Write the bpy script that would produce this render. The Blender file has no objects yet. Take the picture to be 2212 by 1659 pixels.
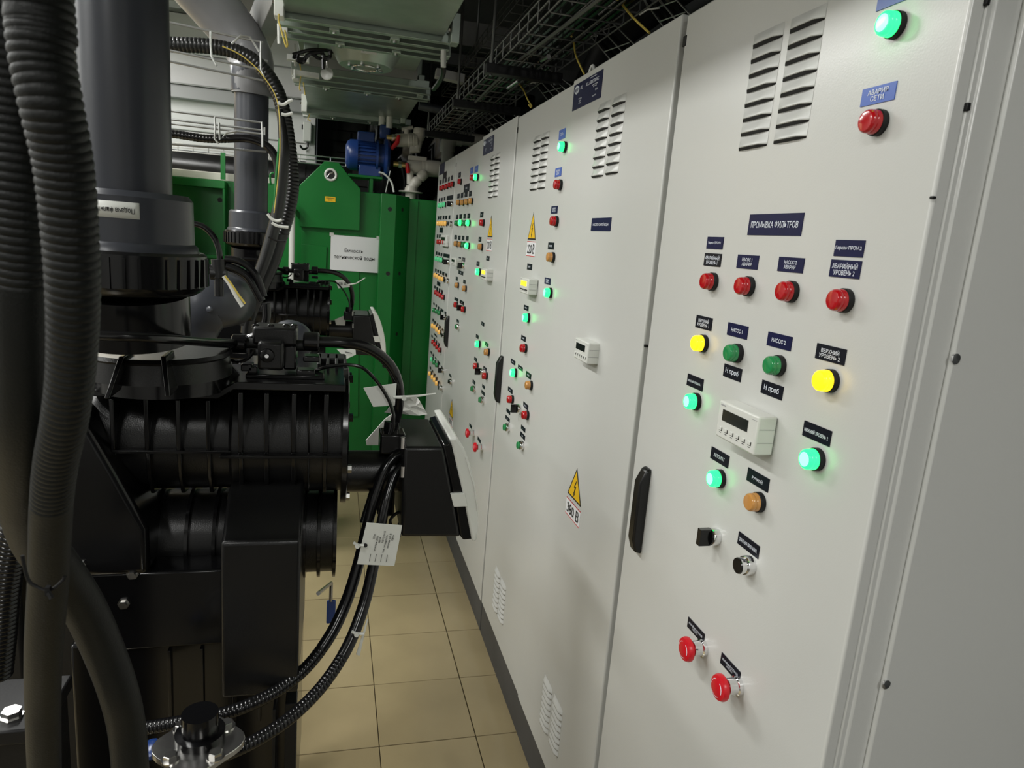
import bpy, math, random
from mathutils import Vector, Matrix
random.seed(7)
C = bpy.context.scene.collection
# ---------------------------------------------------------------- camera
W, H, FL = 2212.0, 1659.0, 1488.9
YAW, PIT, ROL = 0.26227163, -0.20163389, 0.08093320
EYE = Vector((0, 0, 1.532))
_f = Vector((math.sin(YAW)*math.cos(PIT), math.cos(YAW)*math.cos(PIT), math.sin(PIT)))
_r = Vector((math.cos(YAW), -math.sin(YAW), 0)); _u = _r.cross(_f)
_R = _r*math.cos(ROL)+_u*math.sin(ROL); _U = -_r*math.sin(ROL)+_u*math.cos(ROL)
cd = bpy.data.cameras.new('camera'); cam = bpy.data.objects.new('camera', cd); C.objects.link(cam)
M = Matrix((_R, _U, -_f)).transposed().to_4x4(); M.translation = EYE; cam.matrix_world = M
cd.sensor_width = 36; cd.lens = FL/W*36; cd.clip_start = 0.02
cd.dof.use_dof = True; cd.dof.focus_distance = 1.4; cd.dof.aperture_fstop = 12
sc = bpy.context.scene; sc.camera = cam
sc.view_settings.view_transform = 'Standard'; sc.view_settings.look = 'None'
sc.view_settings.gamma = 1; sc.view_settings.use_curve_mapping = False
sc.view_settings.exposure = 0.06
# ---------------------------------------------------------------- world and lights
w = bpy.data.worlds.new('world'); sc.world = w; w.use_nodes = True
w.node_tree.nodes['Background'].inputs[0].default_value = (.75, .8, .8, 1)
w.node_tree.nodes['Background'].inputs[1].default_value = 0.05
def area(loc, sx, sy, power, col=(1, 1, .965), rot=(0, 0, 0)):
    l = bpy.data.lights.new('ceiling_and_fill_light', 'AREA'); l.shape = 'RECTANGLE'; l.size = sx; l.size_y = sy
    l.energy = power; l.color = col
    o = bpy.data.objects.new('ceiling_and_fill_source', l); C.objects.link(o); o.location = loc; o.rotation_euler = rot
    return o
LAMPS = [(-1.3, -0.9), (-1.3, 1.3), (-1.3, 3.3), (-1.6, 4.9), (-2.9, 0.6), (-2.9, 2.9)]  # last two added as soft fill for the cabinet tops
POWER = (26, 44, 42, 22, 38, 38)
for (lx, ly), pw in zip(LAMPS, POWER):
    area((lx, ly, 2.83), .18, 1.15, pw)
area((.55, -1.6, 2.83), .18, 1.15, 27)  # extra light without a fixture, brightens the nearest cabinet's side panel

def ray(px, py):
    return _R*((px-W/2)/FL) - _U*((py-H/2)/FL) + _f
def PX(px, py, X=.6):
    d = ray(px, py); return EYE + d*(X/d.x)
def PY(px, py, Y):
    d = ray(px, py); return EYE + d*(Y/d.y)
def PZ(px, py, Z):
    d = ray(px, py); return EYE + d*((Z-EYE.z)/d.z)
# ---------------------------------------------------------------- materials
MAT = {}
def mat(name, col, rough=.5, metal=0, bump=0, bscale=300, emit=0, ecol=None, var=.05, vscale=6, coat=0, spec=.5, trans=0):
    m = bpy.data.materials.new(name); m.use_nodes = True; nt = m.node_tree; b = nt.nodes['Principled BSDF']
    b.inputs['Base Color'].default_value = (*col, 1); b.inputs['Roughness'].default_value = rough
    b.inputs['Metallic'].default_value = metal; b.inputs['Specular IOR Level'].default_value = spec
    if coat: b.inputs['Coat Weight'].default_value = coat
    if trans: b.inputs['Transmission Weight'].default_value = trans
    tc = nt.nodes.new('ShaderNodeTexCoord')
    if var:
        n = nt.nodes.new('ShaderNodeTexNoise'); n.inputs['Scale'].default_value = vscale; n.inputs['Detail'].default_value = 4
        nt.links.new(tc.outputs['Object'], n.inputs['Vector'])
        r = nt.nodes.new('ShaderNodeValToRGB'); r.color_ramp.elements[0].position = .3; r.color_ramp.elements[1].position = .7
        r.color_ramp.elements[0].color = (*[c*(1-var) for c in col], 1); r.color_ramp.elements[1].color = (*[min(1, c*(1+var)) for c in col], 1)
        nt.links.new(n.outputs['Fac'], r.inputs['Fac']); nt.links.new(r.outputs['Color'], b.inputs['Base Color'])
    if bump:
        n = nt.nodes.new('ShaderNodeTexNoise'); n.inputs['Scale'].default_value = bscale; n.inputs['Detail'].default_value = 2
        nt.links.new(tc.outputs['Object'], n.inputs['Vector'])
        bp = nt.nodes.new('ShaderNodeBump'); bp.inputs['Strength'].default_value = bump; bp.inputs['Distance'].default_value = .001
        nt.links.new(n.outputs['Fac'], bp.inputs['Height']); nt.links.new(bp.outputs['Normal'], b.inputs['Normal'])
    if emit:
        b.inputs['Emission Color'].default_value = (*(ecol or col), 1); b.inputs['Emission Strength'].default_value = emit
    MAT[name] = m; return m
# (emission strengths of the lit lamps are set here in one place)
def glow(name, rgb, k):
    b = MAT[name].node_tree.nodes['Principled BSDF']; b.inputs['Emission Color'].default_value = (*rgb, 1); b.inputs['Emission Strength'].default_value = k
mat('cab_white', (.585, .59, .567), .27, bump=.10, bscale=420, var=.012, vscale=3)
mat('plinth', (.060, .062, .066), .5, var=.15)
mat('gap_black', (.008, .008, .009), .7, var=0)
mat('black_plastic', (.0055, .0055, .0058), .30, spec=.42, bump=.25, bscale=500, var=.15)
mat('black_gloss', (.004, .004, .0045), .17, spec=.4, var=.1)
mat('black_matte', (.006, .006, .0065), .5, spec=.3, bump=.2, bscale=200, var=.2)
mat('hose_black', (.005, .005, .0055), .2, spec=.45, var=.1)
mat('lever_dark', (.02, .02, .02), .4)
mat('hose_grey', (.0075, .0085, .0078), .5, spec=.3, bump=.3, bscale=500, var=.1)
mat('conduit', (.008, .0085, .0085), .3, var=.1)
mat('pvc_grey', (.040, .043, .052), .3, spec=.4, bump=.08, bscale=60, var=.06)
mat('pvc_light', (.17, .17, .175), .38, var=.08)
mat('pvc_white', (.52, .50, .44), .4, var=.08)
mat('white_plastic', (.66, .67, .63), .32, var=.03)
mat('galv', (.38, .44, .38), .36, metal=.65, bump=.08, bscale=40, var=.12, vscale=9)
mat('steel', (.60, .59, .57), .25, metal=1, var=.12)
mat('chrome', (.82, .82, .83), .08, metal=1, var=0)
mat('wire_zinc', (.55, .56, .55), .35, metal=.9, var=.1)
mat('wire_dark', (.16, .165, .16), .45, metal=.6, var=.1)
mat('green_paint', (.008, .150, .026), .33, spec=.35, bump=.12, bscale=60, var=.08, vscale=4)
mat('green_lamp_off', (.02, .25, .075), .15, coat=.5, var=0)
mat('red_lens', (.40, .004, .008), .14, coat=.4, var=0, emit=.06)  # faint emission brightens the red, though these lamps are unlit
mat('red_cap', (.58, .008, .018), .3, var=.03)
mat('red_paint', (.50, .008, .012), .35, var=.1)
mat('amber_lens', (.55, .26, .07), .15, coat=.5, var=0)
mat('amber_bright', (.75, .42, .10), .2, coat=.3, var=0, emit=.35)
mat('pale_green_lens', (.10, .55, .25), .2, coat=.3, var=0, emit=.3)
mat('green_lit', (.02, .3, .12), .2, emit=1, ecol=(.045, .90, .42), var=0)
mat('green_core', (.2, .5, .4), .2, emit=1, ecol=(.36, .95, .85), var=0)
mat('yellow_lit', (.5, .4, .02), .2, emit=1, ecol=(.95, .8, .005), var=0)
mat('yellow_core', (.5, .4, .02), .2, emit=1, ecol=(1, .94, .008), var=0)
mat('display_yellow', (.9, .7, .02), .3, emit=1.6, ecol=(.95, .75, .02), var=0)
mat('display_dark', (.012, .016, .014), .12, var=0)
mat('plate_navy', (.006, .008, .050), .35, spec=.25, var=.08, vscale=40)
mat('plate_blue', (.05, .12, .46), .3, var=.05)
mat('plate_black', (.006, .007, .014), .35, spec=.25, var=.05)
mat('print_white', (.72, .76, .84), .5, var=0)
mat('print_black', (.015, .015, .017), .5, var=0)
mat('sign_yellow', (.82, .50, .015), .35, var=.03)
mat('paper', (.72, .73, .74), .6, var=.02)
mat('red_line', (.6, .03, .03), .5, var=0)
mat('blue_paint', (.012, .040, .17), .28, bump=.1, bscale=90, var=.1)
mat('yellow_wire', (.55, .42, .08), .5, var=.1)
mat('wall_paint', (.62, .62, .61), .6, var=.04, vscale=2)
mat('wall_band', (.36, .36, .36), .6, var=.05, vscale=2)
mat('ceiling_paint', (.20, .20, .195), .7, var=.2, vscale=1.5)
mat('beam_grey', (.27, .27, .26), .5, var=.1)
mat('dark_wall', (.035, .038, .037), .8, bump=.3, bscale=40, var=.3, vscale=3)
mat('brick_dark', (.045, .045, .042), .85, bump=.4, bscale=60, var=.3, vscale=9)
mat('grout', (.10, .09, .07), .8, var=.2)
mat('beige_tank', (.62, .50, .28), .45, var=.05)
mat('lamp_tube', (.9, .9, .9), .3, emit=9, ecol=(1, .97, .9), var=0)
mat('brass', (.55, .40, .16), .3, metal=.9, var=.1)
mat('bag', (.62, .62, .58), .35, var=.1)
def tile_mat(name, col):
    m = mat(name, col, .16, var=.07, vscale=5, bump=.05, bscale=12)
tile_mat('tile_a', (.34, .275, .155)); tile_mat('tile_b', (.32, .258, .145))
glow('green_lit', (.014, 1, .135), 3.0); glow('green_core', (.09, 1, .22), 4.5)
glow('yellow_lit', (1, .62, .003), 2.2); glow('yellow_core', (1, .80, .003), 2.6)
# ---------------------------------------------------------------- mesh helpers
def basis(d):
    d = Vector(d).normalized(); a = Vector((0, 0, 1)) if abs(d.z) < .9 else Vector((1, 0, 0))
    x = d.cross(a).normalized(); return x, d.cross(x).normalized(), d
class MB:
    def __init__(s): s.v = []; s.f = []; s.m = []
    def add(s, vs, fs, mi=0):
        n = len(s.v); s.v += [Vector(v) for v in vs]; s.f += [tuple(i+n for i in f) for f in fs]; s.m += [mi]*len(fs); return s
    def box(s, a, b, mi=0):
        x0, x1 = sorted((a[0], b[0])); y0, y1 = sorted((a[1], b[1])); z0, z1 = sorted((a[2], b[2]))
        v = [(x0,y0,z0),(x1,y0,z0),(x1,y1,z0),(x0,y1,z0),(x0,y0,z1),(x1,y0,z1),(x1,y1,z1),(x0,y1,z1)]
        return s.add(v, [(3,2,1,0),(4,5,6,7),(0,1,5,4),(1,2,6,5),(2,3,7,6),(3,0,4,7)], mi)
    def prism(s, pts, d, mi=0):
        n = len(pts); d = Vector(d); a = [Vector(p) for p in pts]; b = [p+d for p in a]
        nn = Vector((0, 0, 0))
        for i in range(n): nn += (a[i]-a[0]).cross(a[(i+1) % n]-a[0])
        if nn.dot(d) > 0: a.reverse(); b.reverse()
        return s.add(a+b, [tuple(range(n)), tuple(range(2*n-1, n-1, -1))]+[(i, i+n, (i+1) % n+n, (i+1) % n) for i in range(n)], mi)
    def lathe(s, o, d, prof, n=28, mi=0, mids=None):
        x, y, z = basis(d); o = Vector(o); vs = []; fs = []; ms = []
        for (t, r) in prof:
            for k in range(n):
                a = 2*math.pi*k/n; vs.append(o+z*t+(x*math.cos(a)+y*math.sin(a))*max(r, 1e-5))
        base = len(s.v); s.v += vs
        for i in range(len(prof)-1):
            for k in range(n):
                k2 = (k+1) % n
                s.f.append((base+i*n+k, base+i*n+k2, base+(i+1)*n+k2, base+(i+1)*n+k)); s.m.append(mids[i] if mids else mi)
        s.f.append(tuple(base+k for k in range(n-1, -1, -1))); s.m.append(mids[0] if mids else mi)
        L = (len(prof)-1)*n
        s.f.append(tuple(base+L+k for k in range(n))); s.m.append(mids[-1] if mids else mi)
        return s
    def cyl(s, a, b, r, r2=None, n=20, mi=0):
        a = Vector(a); b = Vector(b); return s.lathe(a, b-a, [(0, r), ((b-a).length, r if r2 is None else r2)], n, mi)
    def tube(s, pts, r, n=10, mi=0, closed=False):
        P = [Vector(p) for p in pts]; m = len(P); base = len(s.v)
        rs = r if isinstance(r, (list, tuple)) else [r]*m
        t = (P[1]-P[0]).normalized(); x = basis(t)[0]
        for i in range(m):
            if closed: t2 = (P[(i+1) % m]-P[i-1]).normalized()
            else: t2 = (P[min(i+1, m-1)]-P[max(i-1, 0)]).normalized()
            x = (x-t2*x.dot(t2)); x = x.normalized() if x.length > 1e-6 else basis(t2)[0]
            y = t2.cross(x)
            for k in range(n):
                a = 2*math.pi*k/n; s.v.append(P[i]+(x*math.cos(a)+y*math.sin(a))*rs[i])
        for i in range(m if closed else m-1):
            j = (i+1) % m
            for k in range(n):
                k2 = (k+1) % n; s.f.append((base+i*n+k, base+i*n+k2, base+j*n+k2, base+j*n+k)); s.m.append(mi)
        if not closed:
            s.f.append(tuple(base+k for k in range(n-1, -1, -1))); s.m.append(mi)
            s.f.append(tuple(base+(m-1)*n+k for k in range(n))); s.m.append(mi)
        return s
    def build(s, name, mats, parent=None, bevel=0, smooth=35, origin=None, seg=2):
        o0 = Vector(parent['o']) if parent is not None and 'o' in parent else Vector((0, 0, 0))
        if origin is not None: o0 = Vector(origin)
        me = bpy.data.meshes.new(name); me.from_pydata([v-o0 for v in s.v], [], s.f)
        if isinstance(mats, str): mats = [mats]
        for m in mats: me.materials.append(MAT[m])
        me.polygons.foreach_set('material_index', s.m)
        if smooth:
            me.polygons.foreach_set('use_smooth', [True]*len(s.f)); me.set_sharp_from_angle(angle=math.radians(smooth))
        me.update()
        return link(name, me, parent, bevel, seg, o0 if parent is None else None)
def link(name, me, parent=None, bevel=0, seg=2, loc=None):
    o = bpy.data.objects.new(name, me); C.objects.link(o)
    if parent is not None: o.parent = parent
    if loc is not None: o.location = loc
    if bevel:
        b = o.modifiers.new('Bevel', 'BEVEL'); b.width = bevel; b.segments = seg; b.limit_method = 'ANGLE'; b.angle_limit = math.radians(40)
        b.harden_normals = False
    return o
def thing(name, label, cat, loc=(0, 0, 0), group=None):
    o = bpy.data.objects.new(name, None); C.objects.link(o); o.location = loc; o['label'] = label; o['category'] = cat
    o['o'] = tuple(loc); o.empty_display_size = .05
    if group: o['group'] = group
    return o
def tag(o, label, cat, group=None):
    o['label'] = label; o['category'] = cat
    if group: o['group'] = group
    return o
def lab(o, t): o['label'] = t; return o
def stru(o): o['kind'] = 'structure'; return o
def smooth_pts(P, sub=8):
    P = [Vector(p) for p in P]; out = []
    for i in range(len(P)-1):
        a = P[max(i-1, 0)]; b = P[i]; c = P[i+1]; d = P[min(i+2, len(P)-1)]
        for k in range(sub):
            t = k/sub; out.append(.5*((2*b)+(c-a)*t+(2*a-5*b+4*c-d)*t*t+(3*b-a-3*c+d)*t**3))
    out.append(P[-1]); return out
def resample(P, step):
    out = [P[0]]; acc = 0; ts = [0]; L = 0
    for i in range(1, len(P)):
        seg = (P[i]-P[i-1]).length; pos = 0
        while acc+seg-pos >= step:
            pos += step-acc; acc = 0; out.append(P[i-1].lerp(P[i], pos/seg)); ts.append(L+pos)
        acc += seg-pos; L += seg
    return out, ts, L
def hose_mesh(pts, r, corr=None, pitch=.006, n=16, mb=None, mi=0):
    """corr: (from,to) fraction of the length that is corrugated; r number or list along pts"""
    P = smooth_pts(pts, 10); mb = mb or MB()
    rl = r if isinstance(r, (list, tuple)) else [r, r]
    if corr is None:
        Q, ts, L = resample(P, .012)
        Q.append(P[-1]); ts.append(L)
    else:
        Q, ts, L = resample(P, pitch/4)
    rs = []
    for i, t in enumerate(ts):
        u = t/L*(len(rl)-1); k = min(int(u), len(rl)-2); rr = rl[k]*(1-(u-k))+rl[k+1]*(u-k)
        if corr and corr[0] <= t/L <= corr[1]:
            rr *= (1.0, .99, .935, .99)[i % 4]
        rs.append(rr)
    return mb.tube(Q, rs, n, mi)
def text_mesh(txt, size, name='lettering'):
    cu = bpy.data.curves.new('t', 'FONT'); cu.body = txt; cu.size = size; cu.align_x = 'CENTER'; cu.align_y = 'CENTER'
    cu.space_line = .95; cu.resolution_u = 2; cu.offset = size*.012
    o = bpy.data.objects.new('t', cu); C.objects.link(o)
    dg = bpy.context.evaluated_depsgraph_get(); me = bpy.data.meshes.new_from_object(o.evaluated_get(dg))
    C.objects.unlink(o); bpy.data.objects.remove(o); me.name = name; return me
def text_on(txt, centre, right, up, wmax, hmax, m, parent, off=.0006, name='lettering', stretch=True):
    """flat lettering in the plane (right,up) fitted into wmax x hmax"""
    me = text_mesh(txt, 1.0, name)
    if len(me.vertices) == 0: return None
    xs = [v.co.x for v in me.vertices]; ys = [v.co.y for v in me.vertices]
    w0 = max(xs)-min(xs); h0 = max(ys)-min(ys); cx = (max(xs)+min(xs))/2; cy = (max(ys)+min(ys))/2
    sx = wmax/w0; sy = hmax/h0
    if sx > sy*1.05: sx = sy*1.05
    if sy > sx*2.2: sy = sx*2.2
    right = Vector(right).normalized(); up = Vector(up).normalized(); nrm = right.cross(up)
    o0 = Vector(parent['o']) if 'o' in parent else Vector((0, 0, 0))
    for v in me.vertices:
        v.co = Vector(centre)+right*((v.co.x-cx)*sx)+up*((v.co.y-cy)*sy)+nrm*off-o0
    me.materials.clear(); me.materials.append(MAT[m])
    return link(name, me, parent)
# ---------------------------------------------------------------- room shell
XC = .6          # plane of the cabinet fronts
TY = 4.44        # plane of the green tank front
mb = MB().box((-3.4, -2.6, -.1), (1.7, 6.6, -.009)); flo = stru(mb.build('floor', 'grout')); flo['label'] = 'beige ceramic tile floor'
k = 0
tme = {}
for nm in ('tile_a', 'tile_b'):
    b = MB().box((-.1488, -.1488, -.008), (.1488, .1488, 0)); me = bpy.data.meshes.new('tile'); me.from_pydata(b.v, [], b.f); me.materials.append(MAT[nm]); tme[nm] = me
for i in range(-8, 1):
    for j in range(-3, 15):
        o = link('tile', tme['tile_a' if (i*7+j*5) % 3 else 'tile_b'], flo, .0012, 1)
        o.location = (.322+.30*i, 1.851-.15+.3005*(j-2), random.uniform(-.0004, .0004)-.0002)
for j in range(-3, 15):
    b = MB().box((-.0735, -.1488, -.008), (.0735, .1488, 0)); 
    if j == -3: me = bpy.data.meshes.new('tile'); me.from_pydata(b.v, [], b.f); me.materials.append(MAT['tile_a'])
    o = link('tile', me, flo, .0012, 1); o.location = (.5475, 1.701+.3005*(j-2), -.0002)
ZC = 3.0
stru(MB().box((-3.4, -2.6, ZC), (1.7, 6.6, ZC+.1)).build('ceiling', 'ceiling_paint'))
stru(MB().box((-3.5, -2.6, 0), (-3.4, 6.6, ZC)).build('wall_left', 'wall_paint'))
stru(MB().box((1.5, -2.6, 0), (1.6, 6.6, ZC)).build('wall_right', 'dark_wall'))
stru(MB().box((-3.4, -2.7, 0), (1.7, -2.6, ZC)).build('wall_front', 'wall_paint'))
YB = 6.0
xcol = PY(682, 300, YB).x
wb = stru(MB().box((-3.4, YB+.03, 0), (xcol, YB+.2, ZC)).build('wall_back', 'wall_paint'))
z = 1.35
zs = [1.35, 1.62, 1.90, 2.17, 2.45, 2.72, 3.0]
for a, b in zip(zs[:-1], zs[1:]):
    MB().box((-3.4, YB, a+.004), (xcol-.002, YB+.028, b-.004)).build('wall_panel', 'wall_paint', wb, .006)
tr = MB()
a = PY(374, 182, YB-.06); b = PY(374, 210, YB-.06)
tr.box((-3.4, YB-.08, b.z), (xcol, YB-.002, a.z))
tb = stru(tr.build('trim_1', 'wall_band', None, .004)); tb['label'] = 'grey horizontal trunking along the back wall'
MB().box((-3.4, YB-.10, a.z+.002), (xcol, YB-.002, a.z+.012)).build('trunking_lid', 'beam_grey', tb)
# white pilaster at the end of the pale wall, dark brickwork to its right
stru(MB().box((xcol-.07, YB-.12, 0), (xcol, YB+.2, ZC)).build('trim_2', 'wall_paint', None, .004))
bw = stru(MB().box((xcol, YB+.45, 0), (1.7, YB+.55, ZC)).build('wall_brick', 'dark_wall'))
me = None
za = 1.95
for r_ in range(9):
    for c_ in range(8):
        x0 = xcol+.03+c_*.26+(.13 if r_ % 2 else 0); x1 = x0+.25
        if x1 > 1.45: continue
        if me is None:
            b = MB().box((-.123, -.02, -.04), (.123, .02, .04)); me = bpy.data.meshes.new('brick'); me.from_pydata(b.v, [], b.f); me.materials.append(MAT['brick_dark'])
        o = link('brick', me, bw, .004, 1); o.location = ((x0+x1)/2, YB+.44-random.uniform(0, .008), za+r_*.09)
# ceiling beams
def bar(a, b, wx, wz, m, name='beam', parent=None, bevel=.004, upv=None):
    a = Vector(a); b = Vector(b); d = (b-a).normalized(); up = Vector(upv or (0, 0, 1)); s = d.cross(up).normalized(); u = s.cross(d)
    q = [a+s*sx*wx/2+u*sz*wz/2 for sx, sz in ((-1, -1), (1, -1), (1, 1), (-1, 1))]
    return MB().prism(q, b-a).build(name, m, parent, bevel)
bm_ = stru(MB().box((-3.4, 3.2, 2.86), (1.5, 3.34, ZC)).build('trim_3', 'beam_grey', None, .004)); bm_['label'] = 'grey ceiling beam across the room'
stru(MB().box((-3.4, 5.1, 2.84), (1.5, 5.26, ZC)).build('trim_4', 'beam_grey', None, .004))
for (ya, n) in ((2.0, 5), (4.2, 6)):
    stru(MB().box((.45, ya, 2.5), (1.5, ya+.05, 2.56)).build('trim_%d' % n, 'wire_dark'))
for i in range(7):
    stru(MB().box((-3.4, -1.6+i*1.15, ZC-.012), (1.5, -1.57+i*1.15, ZC)).build('trim_%d' % (7+i), 'beam_grey'))
# lamp fixtures (left aisle, out of the frame; far left pair added as fill light)
for i, (lx, ly) in enumerate(LAMPS):
    t = thing('ceiling_lamp', 'long white ceiling lamp over the left aisle, %s from the camera' % ['nearest', 'second', 'third', 'farthest', 'added fill, far left row near one', 'added fill, far left row rear one'][i], 'lamp', (lx, ly, 2.86))
    MB().box((lx-.1, ly-.6, 2.85), (lx+.1, ly+.6, 2.93)).build('housing', 'white_plastic', t, .01)
    MB().box((lx-.085, ly-.58, 2.838), (lx+.085, ly+.58, 2.85)).build('diffuser', 'white_plastic', t, .003)
    MB().box((lx-.01, ly-.3, 2.93), (lx+.01, ly-.28, ZC)).box((lx-.01, ly+.28, 2.93), (lx+.01, ly+.3, ZC)).build('bracket', 'steel', t)
# ---------------------------------------------------------------- control cabinets
ZT, ZD = 1.955, .131
CABS = [('near', .613, 1.232, [(.613, 1.232)], 'nearest light grey control cabinet, single wide door full of lamps and plates'),
        ('mid', 1.247, 2.430, [(1.247, 1.846), (1.850, 2.430)], 'light grey two-door control cabinet next to the nearest one, with two blank-looking doors'),
        ('far', 2.438, 3.705, [(2.438, 3.018), (3.022, 3.705)], 'light grey two-door control cabinet, third along the row'),
        ('end', 3.713, 4.360, [(3.713, 4.355)], 'farthest light grey control cabinet with dense rows of small lamps by the green tank')]
CAB = {}
for key, y0, y1, doors, lb in CABS:
    t = thing('control_cabinet', lb, 'cabinet', (XC, (y0+y1)/2, 0), 'row of light grey control cabinets'); CAB[key] = t
    xf = XC+.024
    b = MB().box((xf, y0-.003, ZD), (XC+.45, y1+.003, ZT-.01))
    b.build('carcass', 'cab_white', t, .005)
    MB().box((XC+.004, y0, 0), (XC+.44, y1, ZD-.004)).build('plinth', 'plinth', t, .002)
    for di, (a, b_) in enumerate(doors):
        proud = -.0035 if (len(doors) == 2 and di == 0) else 0
        zt = ZT+(.006 if proud else 0)
        d = MB().box((XC+proud, a, ZD), (XC+.019, b_, zt)).build('door', 'cab_white', t, .0035, seg=3)
        d['o'] = t['o']
        CAB[key+str(di)] = d
# carcass side of the nearest cabinet: flange, screwed side panel
t = CAB['near']
lab(MB().box((XC+.018, .612, ZD+.01), (XC+.055, .617, ZT-.015)).build('frame_flange', 'cab_white', t, .002), 'front frame flange beside the door edge')
MB().box((XC+.017, .618, ZD+.02), (XC+.026, 1.22, ZT-.02)).build('door_gasket', 'gap_black', t)
sp = MB().box((XC+.058, .604, ZD+.01), (XC+.43, .611, ZT-.012)).build('side_panel', 'cab_white', t, .0035, seg=3)
for (px, py) in ((2063, 775), (1913, 1478)):
    p = PY(px, py, .604)
    s = MB().lathe(p, (0, -1, 0), [(0, .0062), (.0015, .006), (.0022, .0045)], 24).build('screw', 'chrome', sp)
    s.location = (0, 0, 0)
    me2 = s.data; o0 = Vector(t['o'])
    for v in me2.vertices: v.co -= o0
# hinge blocks seen at the door edges
def on_cab(y):
    for key, y0, y1, doors, lb in CABS:
        if y0-.008 <= y <= y1+.008: return key
    return 'near' if y < 1 else 'end'
for (px, py, hpx) in ((1481, 77, 22), (1119, 275, 12), (986, 352, 8), (1034, 1263, 16), (1392, 744, 5)):
    p = PX(px, py); q = PX(px, py+hpx)
    MB().box((XC-.0015, p.y-.006, q.z), (XC+.012, p.y+.006, p.z)).build('hinge_block', 'black_matte', CAB[on_cab(p.y)], .001)
for (px, py, s_) in ((2090, 231, .004), (2132, 5, .003), (2016, 427, .0015)):
    p = PY(px, py, .611)
    MB().box((p.x-.0025, .609, p.z-s_), (p.x+.0025, .614, p.z+s_)).build('hinge_pin', 'black_matte', CAB['near'], .001)
# lifting eyes on top
for i, (px, py) in enumerate(((1279, 152), (1062, 288))):
    p = PX(px, py, XC+.03); t = CAB['mid' if i == 0 else 'far']
    pts = [Vector((XC+.03, p.y+.016*math.cos(a), ZT+.018+.020*math.sin(a))) for a in [k*math.pi/10-.5 for k in range(14)]]
    MB().tube(pts, .0045, 10).cyl((XC+.03, p.y, ZT-.01), (XC+.03, p.y, ZT+.004), .014).build('lifting_eye', 'cab_white', t)
# ---- devices.  Local frame: -x comes out of the door
def dev_mesh(name, prof, mats, mids, n=28):
    b = MB().lathe((0, 0, 0), (-1, 0, 0), prof, n, mids=mids)
    me = bpy.data.meshes.new(name); me.from_pydata(b.v, [], b.f)
    for m in mats: me.materials.append(MAT[m])
    me.polygons.foreach_set('material_index', b.m); me.polygons.foreach_set('use_smooth', [True]*len(b.f))
    me.set_sharp_from_angle(angle=math.radians(35)); return me
BEZ = dev_mesh('bezel', [(0, .0148), (.0065, .0148), (.0075, .0140)], ['black_matte'], [0, 0])
RING = dev_mesh('chrome_ring', [(0, .0145), (.010, .0145), (.012, .0135), (.012, .012)], ['chrome'], [0]*3)
def lens_mesh(rim, core):
    return dev_mesh('lens', [(.0065, .0136), (.0125, .0134), (.0135, .0128), (.0145, .0133), (.0180, .0128), (.0200, .0110), (.0204, .0092), (.0204, 0)], [rim, core], [0, 0, 0, 0, 0, 0, 1])
LENS = {'r': lens_mesh('red_lens', 'red_lens'), 'g': lens_mesh('green_lamp_off', 'green_lamp_off'), 'a': lens_mesh('amber_lens', 'amber_lens'),
        'G': lens_mesh('green_lit', 'green_core'), 'Y': lens_mesh('yellow_lit', 'yellow_core'), 'A': lens_mesh('amber_bright', 'amber_bright'),
        'p': lens_mesh('pale_green_lens', 'pale_green_lens')}
LN = {'r': 'unlit red lens', 'g': 'unlit green lens', 'a': 'unlit amber lens', 'G': 'glowing green lens', 'Y': 'glowing yellow lens', 'A': 'bright amber lens', 'p': 'pale green lens'}
KNOB = MB(); 
KNOB.lathe((0, 0, 0), (-1, 0, 0), [(.010, .0135), (.014, .0125)], 24)
KNOB.prism([(-.012, -.0050, -.0135), (-.012, .0050, -.0135), (-.012, .0050, .0135), (-.012, -.0050, .0135)], (-.020, 0, 0))
def raw(mbx, name, m):
    me = bpy.data.meshes.new(name); me.from_pydata(mbx.v, [], mbx.f); me.materials.append(MAT[m]); return me
KNOBM = raw(KNOB, 'selector_knob', 'black_gloss')
KEYM = dev_mesh('key_barrel', [(.010, .0120), (.020, .0120), (.0205, .011)], ['chrome'], [0, 0])
KEYF = dev_mesh('key_face', [(.020, .0118), (.0222, .0112), (.0225, 0)], ['black_gloss'], [0, 0])
PUSHG = dev_mesh('button_cap', [(.010, .0098), (.014, .0098), (.0145, .0118), (.019, .0118), (.020, .0105)], ['green_lamp_off'], [0]*4)
PUSHK = dev_mesh('button_cap', [(.010, .0098), (.019, .0105), (.020, .0095)], ['black_gloss'], [0]*2)
ESTC = dev_mesh('mushroom_cap', [(.020, .009), (.024, .010), (.027, .0195), (.031, .0200), (.0355, .018), (.038, .012), (.0385, 0)], ['red_cap'], [0]*6, 32)
ESTB = dev_mesh('chrome_collar', [(0, .0145), (.006, .0145), (.0075, .0125), (.020, .0118)], ['chrome'], [0]*3)
def arcs():
    b = MB()
    for k in range(3):
        pts = [Vector((-.0370+.0022*(abs(j-4)/4)**2*0, .0128*math.cos(a), .0128*math.sin(a))) for j, a in enumerate([k*2.094+j*.16 for j in range(9)])]
        b.tube(pts, .0009, 6)
    return b
ARC = raw(arcs(), 'arrow_mark', 'print_white')
HT = {'r': .0204, 'g': .0204, 'a': .0204, 'G': .0204, 'Y': .0204, 'A': .0204, 'p': .0204, 's': .032, 'k': .0225, 'u': .020, 'b': .020, 'e': .0385}
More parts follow.
